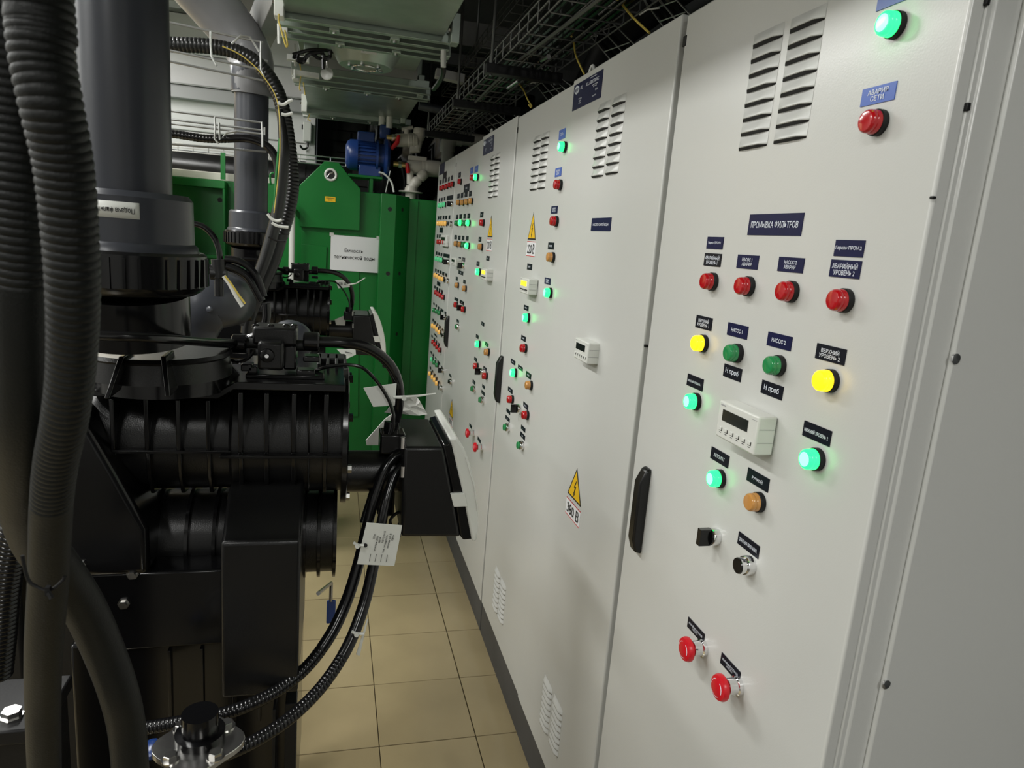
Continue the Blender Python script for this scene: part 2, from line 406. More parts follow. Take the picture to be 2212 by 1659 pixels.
def device(kind, px, py, key=None):
    p = PX(px, py, XC-HT[kind]); key = key or on_cab(p.y); t = CAB[key]; o0 = Vector(t['o'])
    loc = Vector((XC-.0002, p.y, p.z))-o0
    if key+'0' in CAB and key in ('mid', 'far') and p.y < (1.848 if key == 'mid' else 3.02): loc.x -= .0035
    if kind in LENS:
        o = link('indicator_lamp', BEZ, t, loc=loc); c = link('lens', LENS[kind], o); c['label'] = LN[kind]
    elif kind == 's':
        o = link('selector_switch', RING, t, loc=loc); c = link('selector_knob', KNOBM, o); c['label'] = 'black knob'
    elif kind == 'k':
        o = link('key_switch', RING, t, loc=loc); link('key_barrel', KEYM, o); link('key_face', KEYF, o)
    elif kind in 'ub':
        o = link('push_button', RING, t, loc=loc); c = link('button_cap', PUSHG if kind == 'u' else PUSHK, o); c['label'] = 'green cap' if kind == 'u' else 'black cap'
    elif kind == 'e':
        o = link('emergency_stop_button', ESTB, t, loc=loc); c = link('mushroom_cap', ESTC, o); c['label'] = 'red mushroom cap'; link('arrow_mark', ARC, o)
    return o
def rect(x0, y0, x1, y1):
    a = PX(x0, y0); b = PX(x1, y1); return a.y, b.y, a.z, b.z     # y of left edge, y of right edge, top z, bottom z
PC = {}
def plate(x0, y0, x1, y1, txt=None, m='plate_navy', name='name_plate', tm='print_white', th=.0012, fw=.82, fh=.6, size=None):
    ya, yb, za, zb = rect(x0, y0, x1, y1)
    if size:
        cy, cz = (ya+yb)/2, (za+zb)/2; ya, yb = cy+size[0]/2, cy-size[0]/2; za, zb = cz+size[1]/2, cz-size[1]/2
    key = on_cab((ya+yb)/2); t = CAB[key]; o0 = Vector(t['o'])
    off = .0035 if (key in ('mid', 'far') and (ya+yb)/2 < (1.848 if key == 'mid' else 3.02)) else 0
    o = MB().box((XC-th-off, yb, zb), (XC-off, ya, za)).build(name, m, t); o['o'] = t['o']
    if txt:
        text_on(txt, (XC-th-off, (ya+yb)/2, (za+zb)/2), (0, -1, 0), (0, 0, 1), (ya-yb)*fw, (za-zb)*fh*(.5 if '\n' not in txt else 1), tm, o)
    return o
def z6(x, y): return 1440+x*.25316, 440+y*.25316
def z7(x, y): return 1420+x*.2411, 780+y*.2411
def z8(x, y): return 1400+x*.3014, 1100+y*.3014
# nearest door: lamps
for k_, x, y in (('r', 1518, 607), ('r', 1593.5, 617), ('r', 1684, 628.6), ('r', 1797, 647.6), ('Y', 1498, 741), ('g', 1569.6, 762), ('g', 1657, 789),
                 ('Y', 1766, 822), ('G', 1482.5, 867), ('G', 1737, 992), ('G', 1533, 1034), ('a', 1615, 1085), ('r', 1868, 261), ('G', 1905, 49),
                 ('s', 1509, 1160), ('k', 1592, 1222), ('e', 1474, 1403), ('e', 1546, 1486)):
    device(k_, x, y, 'near')
def pl(fn, x0, y0, x1, y1, txt, m='plate_navy', **kw):
    a = fn(x0, y0); b = fn(x1, y1); return plate(a[0], a[1], b[0], b[1], txt, m, **kw)
pl(z6, 718, 92, 1148, 275, 'ПРОМЫВКА ФИЛЬТРОВ', fw=.88, fh=.66)
pl(z6, 356, 282, 478, 391, 'Геркон ПРОМ.1', fw=.92, fh=.5)
pl(z6, 333, 420, 460, 541, 'АВАРИЙНЫЙ\nУРОВЕНЬ 1', 'plate_black', fw=.84, fh=.72)
pl(z6, 615, 433, 776, 565, 'НАСОС 1\nАВАРИЯ', fw=.48, fh=.58)
pl(z6, 967, 452, 1163, 595, 'НАСОС 2\nАВАРИЯ', fw=.5, fh=.58)
pl(z6, 1452, 308, 1676, 460, 'Геркон ПРОМ.2', fw=.96, fh=.56)
pl(z6, 1413, 475, 1645, 645, 'АВАРИЙНЫЙ\nУРОВЕНЬ 2', fw=.84, fh=.74)
pl(z6, 262, 947, 382, 1088, 'ВЕРХНИЙ\nУРОВЕНЬ 1', 'plate_black', fw=.74, fh=.66)
pl(z6, 533, 1010, 686, 1162, 'НАСОС 1', fw=.56, fh=.6)
pl(z6, 875, 1090, 1060, 1260, 'НАСОС 2', fw=.58, fh=.6)
pl(z6, 1292, 1187, 1518, 1383, 'ВЕРХНИЙ\nУРОВЕНЬ 2', 'plate_black', fw=.72, fh=.66)
pl(z6, 500, 1362, 632, 1524, 'Н проб', 'plate_black', fw=.74, fh=1)
pl(z6, 823, 1500, 985, 1680, 'Н проб', 'plate_black', fw=.74, fh=1)
pl(z6, 187, 1447, 306, 1603, 'НИЖНИЙ УРОВЕНЬ 1', 'plate_black', fw=.85, fh=.5)
pl(z7, 1325, 530, 1545, 770, 'НИЖНИЙ УРОВЕНЬ 2', 'plate_black', fw=.86, fh=.6)
pl(z7, 493, 762, 634, 962, 'АВТОМАТ', 'plate_black', fw=.6, fh=.6)
pl(z7, 820, 950, 992, 1180, 'РУЧНОЙ', 'plate_black', fw=.56, fh=.6)
pl(z8, 656, 157, 790, 358, 'ОБРАТНАЯ ПРОМЫВКА', 'plate_black', fw=.85, fh=.6)
pl(z8, 293, 770, 398, 970, 'АВАРИЙНЫЙ ОСТАНОВ\nНАСОС 1', 'plate_black', fw=.82, fh=.5)
pl(z8, 532, 1024, 654, 1250, 'АВАРИЙНЫЙ ОСТАНОВ\nНАСОС 2', 'plate_black', fw=.82, fh=.5)
plate(1865.5, 194, 1932.5, 215, 'АВАРИЯ\nСЕТИ', 'plate_blue', fw=.6, fh=.66)
plate(1903, -30, 1972, -6, 'СЕТЬ', 'plate_blue', fw=.5, fh=.6)
# ---- louvred vents
def louvre_mesh():
    b = MB(); n = 7; prof = [(1, 0), (.9, .0008), (.7, .003), (.45, .0062), (.22, .0080), (.12, .0080)]
    rows = []
    for (zz, dx) in prof:
        row = []
        for i in range(n):
            u = -0.5+i/(n-1); e = min(1, (0.5-abs(u))/.09)
            row.append((-dx*(e**.5), u, zz-.5))
        rows.append(row)
    for row in rows: b.v += [Vector(p) for p in row]
    for j in range(len(rows)-1):
        for i in range(n-1):
            b.f.append((j*n+i, (j+1)*n+i, (j+1)*n+i+1, j*n+i+1)); b.m.append(0)
    j = len(rows)-1; base = len(b.v)
    for i in range(n): b.v.append(Vector((-.0004, rows[-1][i][1]*.97, -.49)))
    for i in range(n-1):
        b.f.append((j*n+i, base+i, base+i+1, j*n+i+1)); b.m.append(1)
    me = bpy.data.meshes.new('louvre'); me.from_pydata(b.v, [], b.f); me.materials.append(MAT['cab_white']); me.materials.append(MAT['gap_black'])
    me.polygons.foreach_set('material_index', b.m); me.polygons.foreach_set('use_smooth', [True]*len(b.f)); me.set_sharp_from_angle(angle=math.radians(50)); return me
LOUV = louvre_mesh()
def vent(ltop, lbot, rtop, rbot, door, rows=8):
    """ltop=(x0,y0,x1,y1) px of the highest slot of the left column, and so on"""
    d = CAB[door]; o0 = Vector(d['o']); off = .0035 if door in ('mid0', 'far0') else 0
    for T, B_ in ((ltop, lbot), (rtop, rbot)):
        a = PX(T[0], T[1]); b = PX(T[2], T[3]); c = PX(B_[0], B_[1]); e = PX(B_[2], B_[3])
        yl = (a.y+c.y)/2; yr = (b.y+e.y)/2; zt = (a.z+b.z)/2; zb = (c.z+e.z)/2; pit = (zt-zb)/(rows-1)
        for k in range(rows):
            o = link('louvre', LOUV, d); o.location = Vector((XC-off-.0003, (yl+yr)/2, zt-k*pit+pit*.46))-o0; o.scale = (1, yl-yr, pit*.98)
vent((1627.8, 104.6, 1692.7, 79.6), (1594.8, 325.8, 1655.8, 314.8), (1707, 72, 1784, 42), (1669.7, 311, 1741, 298), 'near0')
vent((1296.6, 245, 1321, 235.8), (1282.6, 384.5, 1306.4, 381), (1327.9, 231.8, 1354.9, 221.5), (1311.7, 378.4, 1338.2, 374.4), 'mid0')
vent((1155, 309, 1168.7, 305), (1145.8, 411.4, 1160.9, 409.6), (1172.4, 302, 1187, 297.4), (1162.3, 408.5, 1176.8, 407), 'mid1')
vent((1064, 346.6, 1072.6, 344.3), (1057.5, 427.8, 1065.6, 427), (1074, 343.4, 1083.3, 340), (1067.4, 426, 1075.8, 425), 'far0')
vent((1178.5, 1460, 1194, 1504), (1170, 1554.6, 1187, 1587), (1199, 1506, 1217, 1549), (1190, 1594, 1208, 1637.6), 'mid0')
vent((1071.5, 1230, 1080.5, 1253), (1064, 1305, 1074.7, 1323.5), (1082.5, 1254, 1092.5, 1278), (1075.5, 1324.5, 1086.6, 1350.6), 'mid1')
# ---- handles
def handle(px0, py0, px1, py1, door, yoff=0):
    d = CAB[door]; a = PX(px0, py0); b = PX(px1, py1); yc = (a.y+b.y)/2+yoff; zt, zb = a.z, b.z; L = zt-zb
    m = MB().prism([(XC, yc, zt), (XC-.010, yc, zt-.004), (XC-.022, yc, zt-.03), (XC-.022, yc, zb+.03), (XC-.014, yc, zb+.004), (XC, yc, zb)], (0, .026, 0))
    m.v = [v-Vector((0, .013, 0)) for v in m.v]
    o = m.build('handle', 'black_plastic', d, .004)
    return o
handle(1404, 1010, 1378, 1190, 'near0'); handle(1087, 768, 1075, 866, 'mid1', -.012); handle(971, 682, 964, 747, 'far1', -.02)
# ---- controllers with display
def controller(px0, py0, px1, py1, depth, lit, key, keys=6, disp=None):
    """px: front face top-left and bottom-right; depth of the housing"""
    t = CAB[key]; a = PX(px0, py0, XC-depth); b = PX(px1, py1, XC-depth); ya, yb, za, zb = a.y, b.y, a.z, b.z; hh = za-zb; ww = ya-yb
    o = MB().box((XC-depth, yb, zb), (XC-.001, ya, za)).build('display_controller', 'white_plastic', t, .003, seg=3); o['o'] = t['o']
    lab(o, 'white display controller'); xf = XC-depth
    MB().box((xf-.0012, yb+.22*ww, zb+.50*hh), (xf+.001, ya-.14*ww, zb+.80*hh)).build('display', 'display_yellow' if lit else 'display_dark', o)
    for i in range(keys):
        yk = ya-ww*(.13+.74*i/(keys-1))
        lab(MB().box((xf-.0018, yk-ww*.035, zb+.22*hh), (xf+.001, yk+ww*.035, zb+.31*hh)).build('key', 'white_plastic' if not lit else 'print_black', o, .0005), 'keypad key')
        MB().box((xf-.0007, yk-ww*.02, zb+.15*hh), (xf+.001, yk+ww*.02, zb+.165*hh)).build('key_mark', 'print_black', o)
        if not lit: MB().box((xf-.0008, yk-ww*.042, zb+.205*hh), (xf+.001, yk-ww*.03, zb+.30*hh)).box((xf-.0008, yk-ww*.042, zb+.205*hh), (xf+.001, yk+ww*.03, zb+.217*hh)).build('key_shadow_strip', 'gap_black', o)  # dark strips drawn along two sides of each key as its shade
    MB().box((xf-.0006, ya-.18*ww, zb+.88*hh), (xf+.001, ya-.06*ww, zb+.915*hh)).build('maker_mark', 'wall_band', o)
    MB().box((xf-.0006, yb+.03*ww, zb+.87*hh), (xf+.001, yb+.15*ww, zb+.885*hh)).build('model_mark', 'wall_band', o)
    for zz in (.33, .67):
        MB().box((XC-depth*.9, yb-.0006, zb+zz*hh-.0004), (XC-.004, yb+.002, zb+zz*hh+.0004)).build('casing_joint', 'wall_band', o)
    return o
controller(1555, 863, 1627, 985, .031, False, 'near')
controller(1243, 728, 1267, 787, .031, False, 'mid')
controller(1124.5, 598, 1139.5, 637, .031, True, 'mid')
controller(1040, 578, 1049, 606.5, .031, True, 'far')
controller(975, 556, 983, 575, .031, False, 'far')
controller(952, 507, 963, 533, .016, False, 'end')
# ---- warning signs: yellow triangle with bolt over a voltage label
def sign(apx, apy, blx, bly, brx, bry, bx0, by0, bx1, by1, txt, key, bar=False):
    t = CAB[key]; ap = PX(apx, apy); bl = PX(blx, bly); br = PX(brx, bry)
    off = .0035 if (key in ('mid', 'far') and ap.y < (1.848 if key == 'mid' else 3.02)) else 0
    zb = (bl.z+br.z)/2; hw = (bl.y-br.y)/2; yc = (bl.y+br.y)/2
    def tri(s, th, m, nm, par):
        cz = zb+(ap.z-zb)/3
        pts = [(XC-off-th, yc+(y-yc)*s, cz+(z-cz)*s) for y, z in ((yc, ap.z), (yc-hw, zb), (yc+hw, zb))]
        r = MB().prism(pts, (th, 0, 0)).build(nm, m, par); r['o'] = t['o']; return r
    o = tri(1, .0006, 'print_black', 'warning_sign', t); lab(o, 'triangular electrical hazard sign'); tri(.84, .0009, 'sign_yellow', 'yellow_field', o)
    hz = ap.z-zb; q = hw*1.0
    def P2(u, v): return (XC-off-.0012, yc-u*q, zb+v*hz)
    MB().prism([P2(.10, .62), P2(-.16, .36), P2(-.02, .37), P2(-.10, .20), P2(-.17, .22), P2(-.06, .08), P2(.07, .20), P2(0, .20), P2(.15, .43), P2(.0, .42), P2(.16, .60)], (.0012, 0, 0)).build('lightning_bolt', 'print_black', o)
    ya, yb, za, zb2 = rect(bx0, by0, bx1, by1)
    v = MB().box((XC-off-.0006, yb, zb2), (XC-off, ya, za)).build('voltage_label', 'paper', t); v['o'] = t['o']
    lab(v, 'white voltage label reading '+txt)
    MB().box((XC-off-.0008, yb, zb2), (XC-off, ya, zb2+.002)).box((XC-off-.0008, yb, za-.002), (XC-off, ya, za)).build('red_edge', 'red_line', v)
    text_on(txt, (XC-off-.0006, (ya+yb)/2, (za+zb2)/2), (0, -1, 0), (0, 0, 1), (ya-yb)*.82, (za-zb2)*.66, 'print_black', v)
sign(1248.8, 1010, 1229, 1063, 1258, 1097, 1227.7, 1072, 1253.6, 1141.6, '380 В', 'mid')
sign(1153.5, 458, 1140, 517, 1157, 519, 1139.5, 521, 1155, 555, '220 В', 'mid')
sign(1064.4, 465.4, 1055, 512, 1065.6, 513, 1053.8, 516, 1063.8, 543, '220 В', 'far')
sign(976, 861, 970.5, 893, 978.5, 906, 970, 896, 977, 925, '220 В', 'far')
# ---- header nameplates with emblem and lines of print
def header(x0, y0, x1, y1, full=True):
    o = plate(x0, y0, x1, y1, None, 'plate_navy', 'header_plate')
    ya, yb, za, zb = rect(x0, y0, x1, y1); w_, h_ = ya-yb, za-zb; key = on_cab((ya+yb)/2); off = .0035 if key in ('mid', 'far') else 0
    if not full: return
    xf = XC-off-.0012
    def at(u, v): return (xf, ya-u*w_, zb+v*h_)
    c = Vector(at(.13, .76)); ring = [c+Vector((0, .075*w_*math.cos(k/12*6.283), .13*h_*math.sin(k/12*6.283))) for k in range(12)]
    MB().tube(ring, .0022, 6, closed=True).tube([c+Vector((0, .0, -.17*h_)), c+Vector((0, 0, .17*h_))], .002, 6).build('emblem', 'print_white', o)
    R_, U_ = (0, -1, 0), (0, 0, 1)
    text_on('АЦ', at(.30, .76), R_, U_, w_*.16, h_*.16, 'print_white', o)
    text_on('АЛ...АВВОЛЮКС', at(.68, .76), R_, U_, w_*.44, h_*.13, 'print_white', o)
    text_on('шкаф управления\nнасосами', at(.78, .58), R_, U_, w_*.28, h_*.12, 'print_white', o)
    text_on('IP 54', at(.84, .40), R_, U_, w_*.2, h_*.08, 'print_white', o)
    text_on('Uном 380 В', at(.78, .20), R_, U_, w_*.3, h_*.06, 'print_white', o)
    text_on('телефон\nадрес\nпочта', at(.28, .28), R_, U_, w_*.18, h_*.24, 'print_white', o)
    text_on('система водоочистки', at(.7, .92), R_, U_, w_*.42, h_*.05, 'print_white', o)
header(1244.4, 186, 1301, 211); header(1047.5, 303.8, 1067.4, 326.3); header(950.6, 356, 959.8, 373.6, False)
# ---- second cabinet
for k_, x, y in (('G', 1206.6, 316), ('r', 1197, 398), ('r', 1189, 477), ('a', 1181.5, 555), ('G', 1176, 632), ('G', 1129.5, 686), ('r', 1123.7, 752),
                 ('G', 1102.5, 805), ('a', 1135, 832), ('r', 1095.8, 862.5), ('s', 1104, 882), ('r', 1127.5, 896.6), ('u', 1087.5, 923), ('u', 1117, 961.7)):
    device(k_, x, y, 'mid')
for x0, y0, x1, y1, tx, m in ((1209, 282, 1221, 298, 'СЕТЬ', 'plate_blue'), (1200.5, 364.5, 1212.4, 380, 'АВАРИЯ\nСЕТИ', 'plate_blue'), (1192, 446, 1204, 461, 'АВАРИЯ\nНАСОСА', 'plate_navy'),
        (1185.3, 523.4, 1196.3, 539.4, 'НАСОС', 'plate_black'), (1140, 569, 1149, 584, 'КОНТР.', 'plate_black'), (1177.8, 599, 1189, 615.7, 'УРОВЕНЬ\nНОРМА', 'plate_navy'),
        (1132.7, 657.9, 1141.6, 672.3, 'РАБОТА', 'plate_black'), (1127, 723, 1135.5, 739, 'АВАРИЯ', 'plate_black'), (1104.5, 774, 1113, 790, 'НАСОС 1', 'plate_black'),
        (1120, 787, 1129, 803, 'НАСОС 2', 'plate_black'), (1137.5, 801, 1147, 820.6, 'РЕЗЕРВ', 'plate_black'), (1098.4, 834, 1106.9, 852, 'АВАР. 1', 'plate_black'),
        (1131.5, 867, 1140.6, 887, 'АВАР. 2', 'plate_black'), (1095, 881, 1102, 896.6, '1', 'plate_black'), (1092.9, 896, 1100.8, 913, 'ПУСК', 'plate_black'),
        (1126.6, 917, 1134.6, 935, '2', 'plate_black'), (1125, 931.5, 1133.9, 952, 'ПУСК', 'plate_black'), (1282.6, 471.7, 1321.8, 499.5, 'НАСОСЫ СЫРОЙ ВОДЫ', 'plate_navy')):
    plate(x0, y0, x1, y1, tx, m, fw=.8, fh=.6)
# ---- third and fourth cabinets: small devices in rows
def zA(x, y): return 980+x*.12056, 340+y*.12056
def zB(x, y): return 980+x*.12056, 520+y*.12056
def zC(x, y): return 980+x*.16878, 700+y*.16878
def z66(x, y): return 925+x*.1024, 350+y*.1024
def z67(x, y): return 925+x*.1024, 500+y*.1024
def z68(x, y): return 915+x*.13865, 650+y*.13865
for k_, x, y in (('r', 1037.3, 481), ('a', 1034, 533), ('G', 1029, 587), ('G', 1028.3, 743), ('a', 1047.6, 760.4), ('r', 1024, 790.8), ('s', 1028, 802), ('r', 1043.5, 812),
                 ('u', 1018.7, 839.7), ('u', 1036, 863.7), ('e', 1007.5, 935.5), ('e', 1024, 966), ('r', 988.3, 391.8), ('r', 1015, 383.4), ('G', 1023, 382.2),
                 ('s', 988.5, 573), ('a', 982, 615.7), ('a', 998.2, 622.9), ('r', 979.8, 658.2), ('s', 987, 664.5), ('r', 995.7, 668), ('u', 983, 705.5), ('b', 967.8, 824)):
    device(k_, x, y, 'far')
FP = [(zA, 497, 982, 545, 1075), (zA, 467, 1425, 508, 1513), (zB, 607, 270, 655, 365), (zB, 430, 368, 475, 458), (zB, 518, 1443, 562, 1540), (zC, 300, 125, 328, 193),
      (zC, 417, 222, 455, 300), (zC, 278, 415, 308, 490), (zC, 395, 532, 430, 615), (zC, 258, 705, 287, 785), (zC, 380, 765, 410, 840), (zC, 370, 838, 407, 925),
      (zC, 215, 1265, 243, 1348), (zC, 322, 1437, 355, 1532), (zA, 92, 275, 127, 355), (zA, 190, 495, 278, 605), (zB, 95, 290, 132, 370), (zB, 162, 297, 203, 382),
      (z67, 645, 815, 738, 930), (z67, 587, 948, 622, 1040), (z67, 745, 1013, 787, 1110), (z67, 560, 1380, 635, 1490), (z67, 672, 1437, 757, 1562),
      (z68, 520, 280, 550, 350), (z68, 403, 1125, 433, 1205)]
for fn, x0, y0, x1, y1 in FP: pl(fn, x0, y0, x1, y1, 'НАСОС' if x1-x0 > 80 else 'ШУ 1', 'plate_black', fw=.7, fh=.5)
for x0, y0, x1, y1 in ((305, 192, 350, 280), (385, 165, 435, 255)): pl(zA, x0, y0, x1, y1, 'СЕТЬ', 'plate_blue', fw=.6, fh=.5)
for row in (((70, 657, 107, 730), (135, 640, 172, 720), (203, 625, 245, 705), (280, 608, 322, 692)),
            ((45, 1030, 78, 1105), (108, 1022, 148, 1098), (183, 1015, 215, 1095), (252, 1008, 292, 1090)),
            ((18, 1390, 57, 1470), (85, 1402, 122, 1480), (153, 1405, 190, 1487), (228, 1410, 265, 1492))):
    for q in row: pl(zA, *q, 'К1', 'plate_black', fw=.5, fh=.5)
for s_, pts in (('aaaa', ((45, 805), (115, 805), (187, 795), (262, 778))), ('gGgG', ((12, 1175), (82, 1168), (148, 1175), (218, 1172))), ('aagG', ((3, 1545), (70, 1555), (137, 1560), (203, 1580)))):
    for k_, (x, y) in zip(s_, pts): device(k_, *zA(x, y), 'far')
END = [(z66, ((320, 230, 385, 330), (248, 390, 278, 468), (305, 365, 330, 445), (355, 345, 388, 425), (423, 325, 450, 400), (488, 290, 515, 375)), 'rrrrr', ((230, 550), (285, 530), (345, 510), (410, 480), (465, 460))),
       (z66, ((228, 765, 253, 835), (278, 758, 303, 828), (335, 740, 362, 812), (395, 722, 432, 802), (440, 714, 475, 795), (483, 705, 525, 788)), 'ppps', ((195, 915), (245, 905), (300, 893), (400, 880))),
       (z66, ((207, 1148, 235, 1215), (255, 1142, 282, 1215), (310, 1135, 340, 1210), (367, 1132, 400, 1208), (435, 1127, 465, 1205)), 'AAAAk', ((175, 1293), (222, 1293), (272, 1293), (325, 1293), (418, 1300))),
       (z66, ((247, 1385, 310, 1495),), '', ()),
       (z67, ((187, 60, 212, 135), (232, 62, 265, 137), (285, 68, 320, 140)), 'rrrr', ((175, 215), (215, 215), (255, 220), (295, 225))),
       (z67, ((170, 420, 192, 495), (215, 435, 243, 508), (267, 450, 298, 525), (325, 460, 362, 545), (370, 468, 404, 555), (412, 475, 450, 568)), 'ppps', ((135, 570), (185, 585), (240, 600), (325, 640))),
       (z67, ((150, 780, 175, 855), (195, 800, 225, 875), (247, 820, 280, 905), (302, 845, 340, 935), (365, 875, 398, 960)), 'AAAAk', ((110, 920), (157, 945), (210, 980), (265, 1005), (352, 1040))),
       (z67, ((190, 1045, 255, 1165), (133, 1135, 155, 1210), (177, 1165, 205, 1245), (228, 1195, 255, 1280), (278, 1225, 312, 1315)), 'rrrr', ((125, 1280), (167, 1315), (218, 1345), (270, 1385))),
       (z68, ((155, 20, 172, 70), (190, 45, 207, 100), (227, 80, 243, 135), (268, 108, 310, 185), (330, 155, 353, 220)), 'gggsk', ((135, 145), (178, 165), (216, 185), (260, 255), (300, 250))),
       (z68, ((143, 270, 157, 330), (170, 303, 190, 365), (207, 340, 228, 400), (245, 372, 268, 440), (287, 420, 312, 485)), 'AAAAk', ((115, 385), (148, 405), (183, 445), (218, 485), (280, 535))),
       (z68, ((168, 500, 208, 570), (125, 520, 143, 580), (160, 560, 180, 620), (195, 605, 210, 665), (232, 645, 250, 710)), 'rrrr', ((120, 640), (150, 675), (183, 720), (220, 765))),
       (z68, ((112, 775, 130, 835), (145, 815, 163, 880), (180, 865, 200, 930), (218, 915, 258, 1010), (278, 1005, 297, 1070)), 'pggs', ((100, 910), (140, 960), (180, 1000), (225, 1080))),
       (z68, ((100, 1010, 117, 1075), (133, 1065, 150, 1130), (168, 1120, 185, 1185), (205, 1175, 220, 1245), (243, 1240, 260, 1310)), 'AAAAk', ((72, 1130), (112, 1185), (145, 1230), (178, 1285), (232, 1355)))]
for fn, pls, ks, pos in END:
    for q in pls: pl(fn, *q, None, 'plate_black')
    for k_, (x, y) in zip(ks, pos): device(k_, *fn(x, y), 'end')
# ---------------------------------------------------------------- green tank
DU = .968
def polyY(pts, Y, d, name, m, par, bevel=.002):
    """outline given in photo pixels on the plane y=Y, extruded by d metres along +y"""
    return MB().prism([PY(x, y, Y) for x, y in pts], (0, d, 0)).build(name, m, par, bevel)
tk = thing('water_tank', 'large green painted steel tank with a lifting lug, at the far end', 'tank', (-.1, TY, 0))
zt0 = PY(600, 395, TY).z; zt1 = PY(800, 416, TY).z
xa = PY(857, 430, TY).x; xl = PY(505, 450, TY).x
b = MB().box((xl, TY, 0), (PY(824, 419, TY).x, TY+.25, zt1)); b.build('front_plate', 'green_paint', tk, .003)
MB().box((xl-1.2, TY+.03, 0), (1.42, TY+1.2, zt1-.012)).build('tank_shell', 'green_paint', tk, .004)
# lifting lug
lug = polyY([(648, 399), (701, 348.6), (732, 351.5), (753.5, 380), (779, 408), (777, 498), (647, 489.5)], TY-.035, .03, 'lifting_lug', 'green_paint', tk, .003)
c = PY(714.4, 377.5, TY-.036); lug['o'] = tk['o']
ring = [c+Vector((.031*math.cos(k/20*6.283), 0, .031*math.sin(k/20*6.283))) for k in range(20)]
lab(MB().tube(ring, .007, 8, closed=True).build('lug_bushing', 'white_plastic', lug), 'white bushing around the lug hole')
MB().cyl(c+Vector((0, .001, 0)), c+Vector((0, -.001, 0)), .028, n=24).build('lug_hole', 'gap_black', lug)
MB().tube([c+Vector((-.018, -.002, -.012)), c+Vector((-.004, -.002, .008)), c+Vector((.014, -.002, .012))], .003, 6).build('bolt_thread', 'steel', lug)
q0 = PY(702, 424, TY-.036); q1 = PY(724.5, 437, TY-.036)
yl = MB().box((q0.x, TY-.0375, q1.z), (q1.x, TY-.0355, q0.z)).build('yellow_label', 'sign_yellow', lug); yl['o'] = tk['o']
text_on('строповка\nздесь', ((q0.x+q1.x)/2, TY-.0376, (q0.z+q1.z)/2), (1, 0, 0), (0, 0, 1), .05, .018, 'print_black', lug)
# small step plates below the lug, corner post with holes
polyY([(650, 527), (706, 533), (704, 590), (648, 585)], TY-.02, .018, 'doubler_plate', 'green_paint', tk, .002)
polyY([(651, 498), (777, 507), (774, 900), (646, 900)], TY-.008, .008, 'inner_plate', 'green_paint', tk, .002)
px0 = PY(824, 419, TY-.10).x; px1 = PY(857, 421, TY-.10).x; px2 = PY(884, 424, TY+.02).x
post = MB().prism([(px0, TY-.10, .02), (px1, TY-.10, .02), (px1, TY-.092, .02), (px2, TY+.02, .02), (px2+.006, TY+.03, .02), (px0, TY+.03, .02)], (0, 0, PY(840, 419, TY-.10).z-.02)).build('corner_post', 'green_paint', tk, .003); post['o'] = tk['o']
for px, py in ((842.5, 452), (838, 591), (830, 790)):
    p = PY(px, py, TY-.1005); MB().cyl(p, p+Vector((0, .002, 0)), .013, n=18).build('bolt_hole', 'gap_black', post)
for px, py in ((869, 453), (864, 591), (858, 722), (851, 880)):
    Yh = TY-.045; p = PY(px, py, Yh); nrm = Vector((.112, px1-px2, 0)).normalized()
    nrm = Vector((TY+.02-(TY-.092), -(px2-px1), 0)).normalized()
    u = (p.x-px1)/(px2-px1); q = Vector((px1+(px2-px1)*.5, (TY-.092+TY+.02)/2, p.z))
    MB().cyl(q, q+nrm*.0015, .012, n=18).build('bolt_hole', 'gap_black', post)
MB().box((px2+.004, TY+.022, .02), (PY(905, 430, TY).x, TY+.032, zt1-.02)).build('side_plate', 'green_paint', tk, .002)
# left bay: recessed panel with rim and hand rail post
xb0 = PY(372, 400, TY).x-.9; xb1 = PY(489, 410, TY).x
zr0 = PY(430, 386, TY-.05).z; zr1 = PY(430, 403, TY-.05).z; zb = PY(470, 551, TY-.05).z
lab(MB().box((xb0, TY-.06, zr1), (xb1, TY+.03, zr0)).build('top_rim', 'green_paint', tk, .003), 'lit green top rim')
MB().box((xb1-.012, TY-.06, zb), (xb1, TY+.03, zr1)).build('bay_upright', 'green_paint', tk, .002)
MB().box((xb0, TY-.06, zb-.02), (xb1, TY+.03, zb)).build('bay_sill', 'green_paint', tk, .002)
MB().box((xb0, TY-.035, .3), (xb1-.04, TY+.03, zb-.02)).build('lower_plate', 'green_paint', tk, .002)
p = PY(475, 432, TY+.029); MB().cyl(p, p+Vector((0, .004, 0)), .014, n=18).build('bolt_hole', 'gap_black', tk)
p = PY(482, 330, TY-.02); q = PY(482, 388, TY-.02)
MB().box((p.x-.013, TY-.03, q.z), (p.x+.013, TY-.02, p.z)).build('rail_post', 'green_paint', tk, .001)
p = PY(592, 378, TY-.02); q = PY(592, 398, TY-.02)
MB().tube(smooth_pts([Vector((p.x-.02, TY, q.z)), Vector((p.x-.022, TY, p.z+.002)), Vector((p.x, TY, p.z+.012)), Vector((p.x+.02, TY, p.z+.012))], 5), .006, 8).build('grab_hook', 'green_paint', tk)
a = PY(380, 362, TY+.06); b_ = PY(512, 385, TY+.06)
tag(MB().box((a.x-.8, TY+.04, zt1-.0115), (PY(600, 372, TY).x, TY+.3, PY(450, 371, TY+.05).z)).build('timber_board', 'pvc_white', None, .004), 'cream board lying along the top of the green tank', 'board')
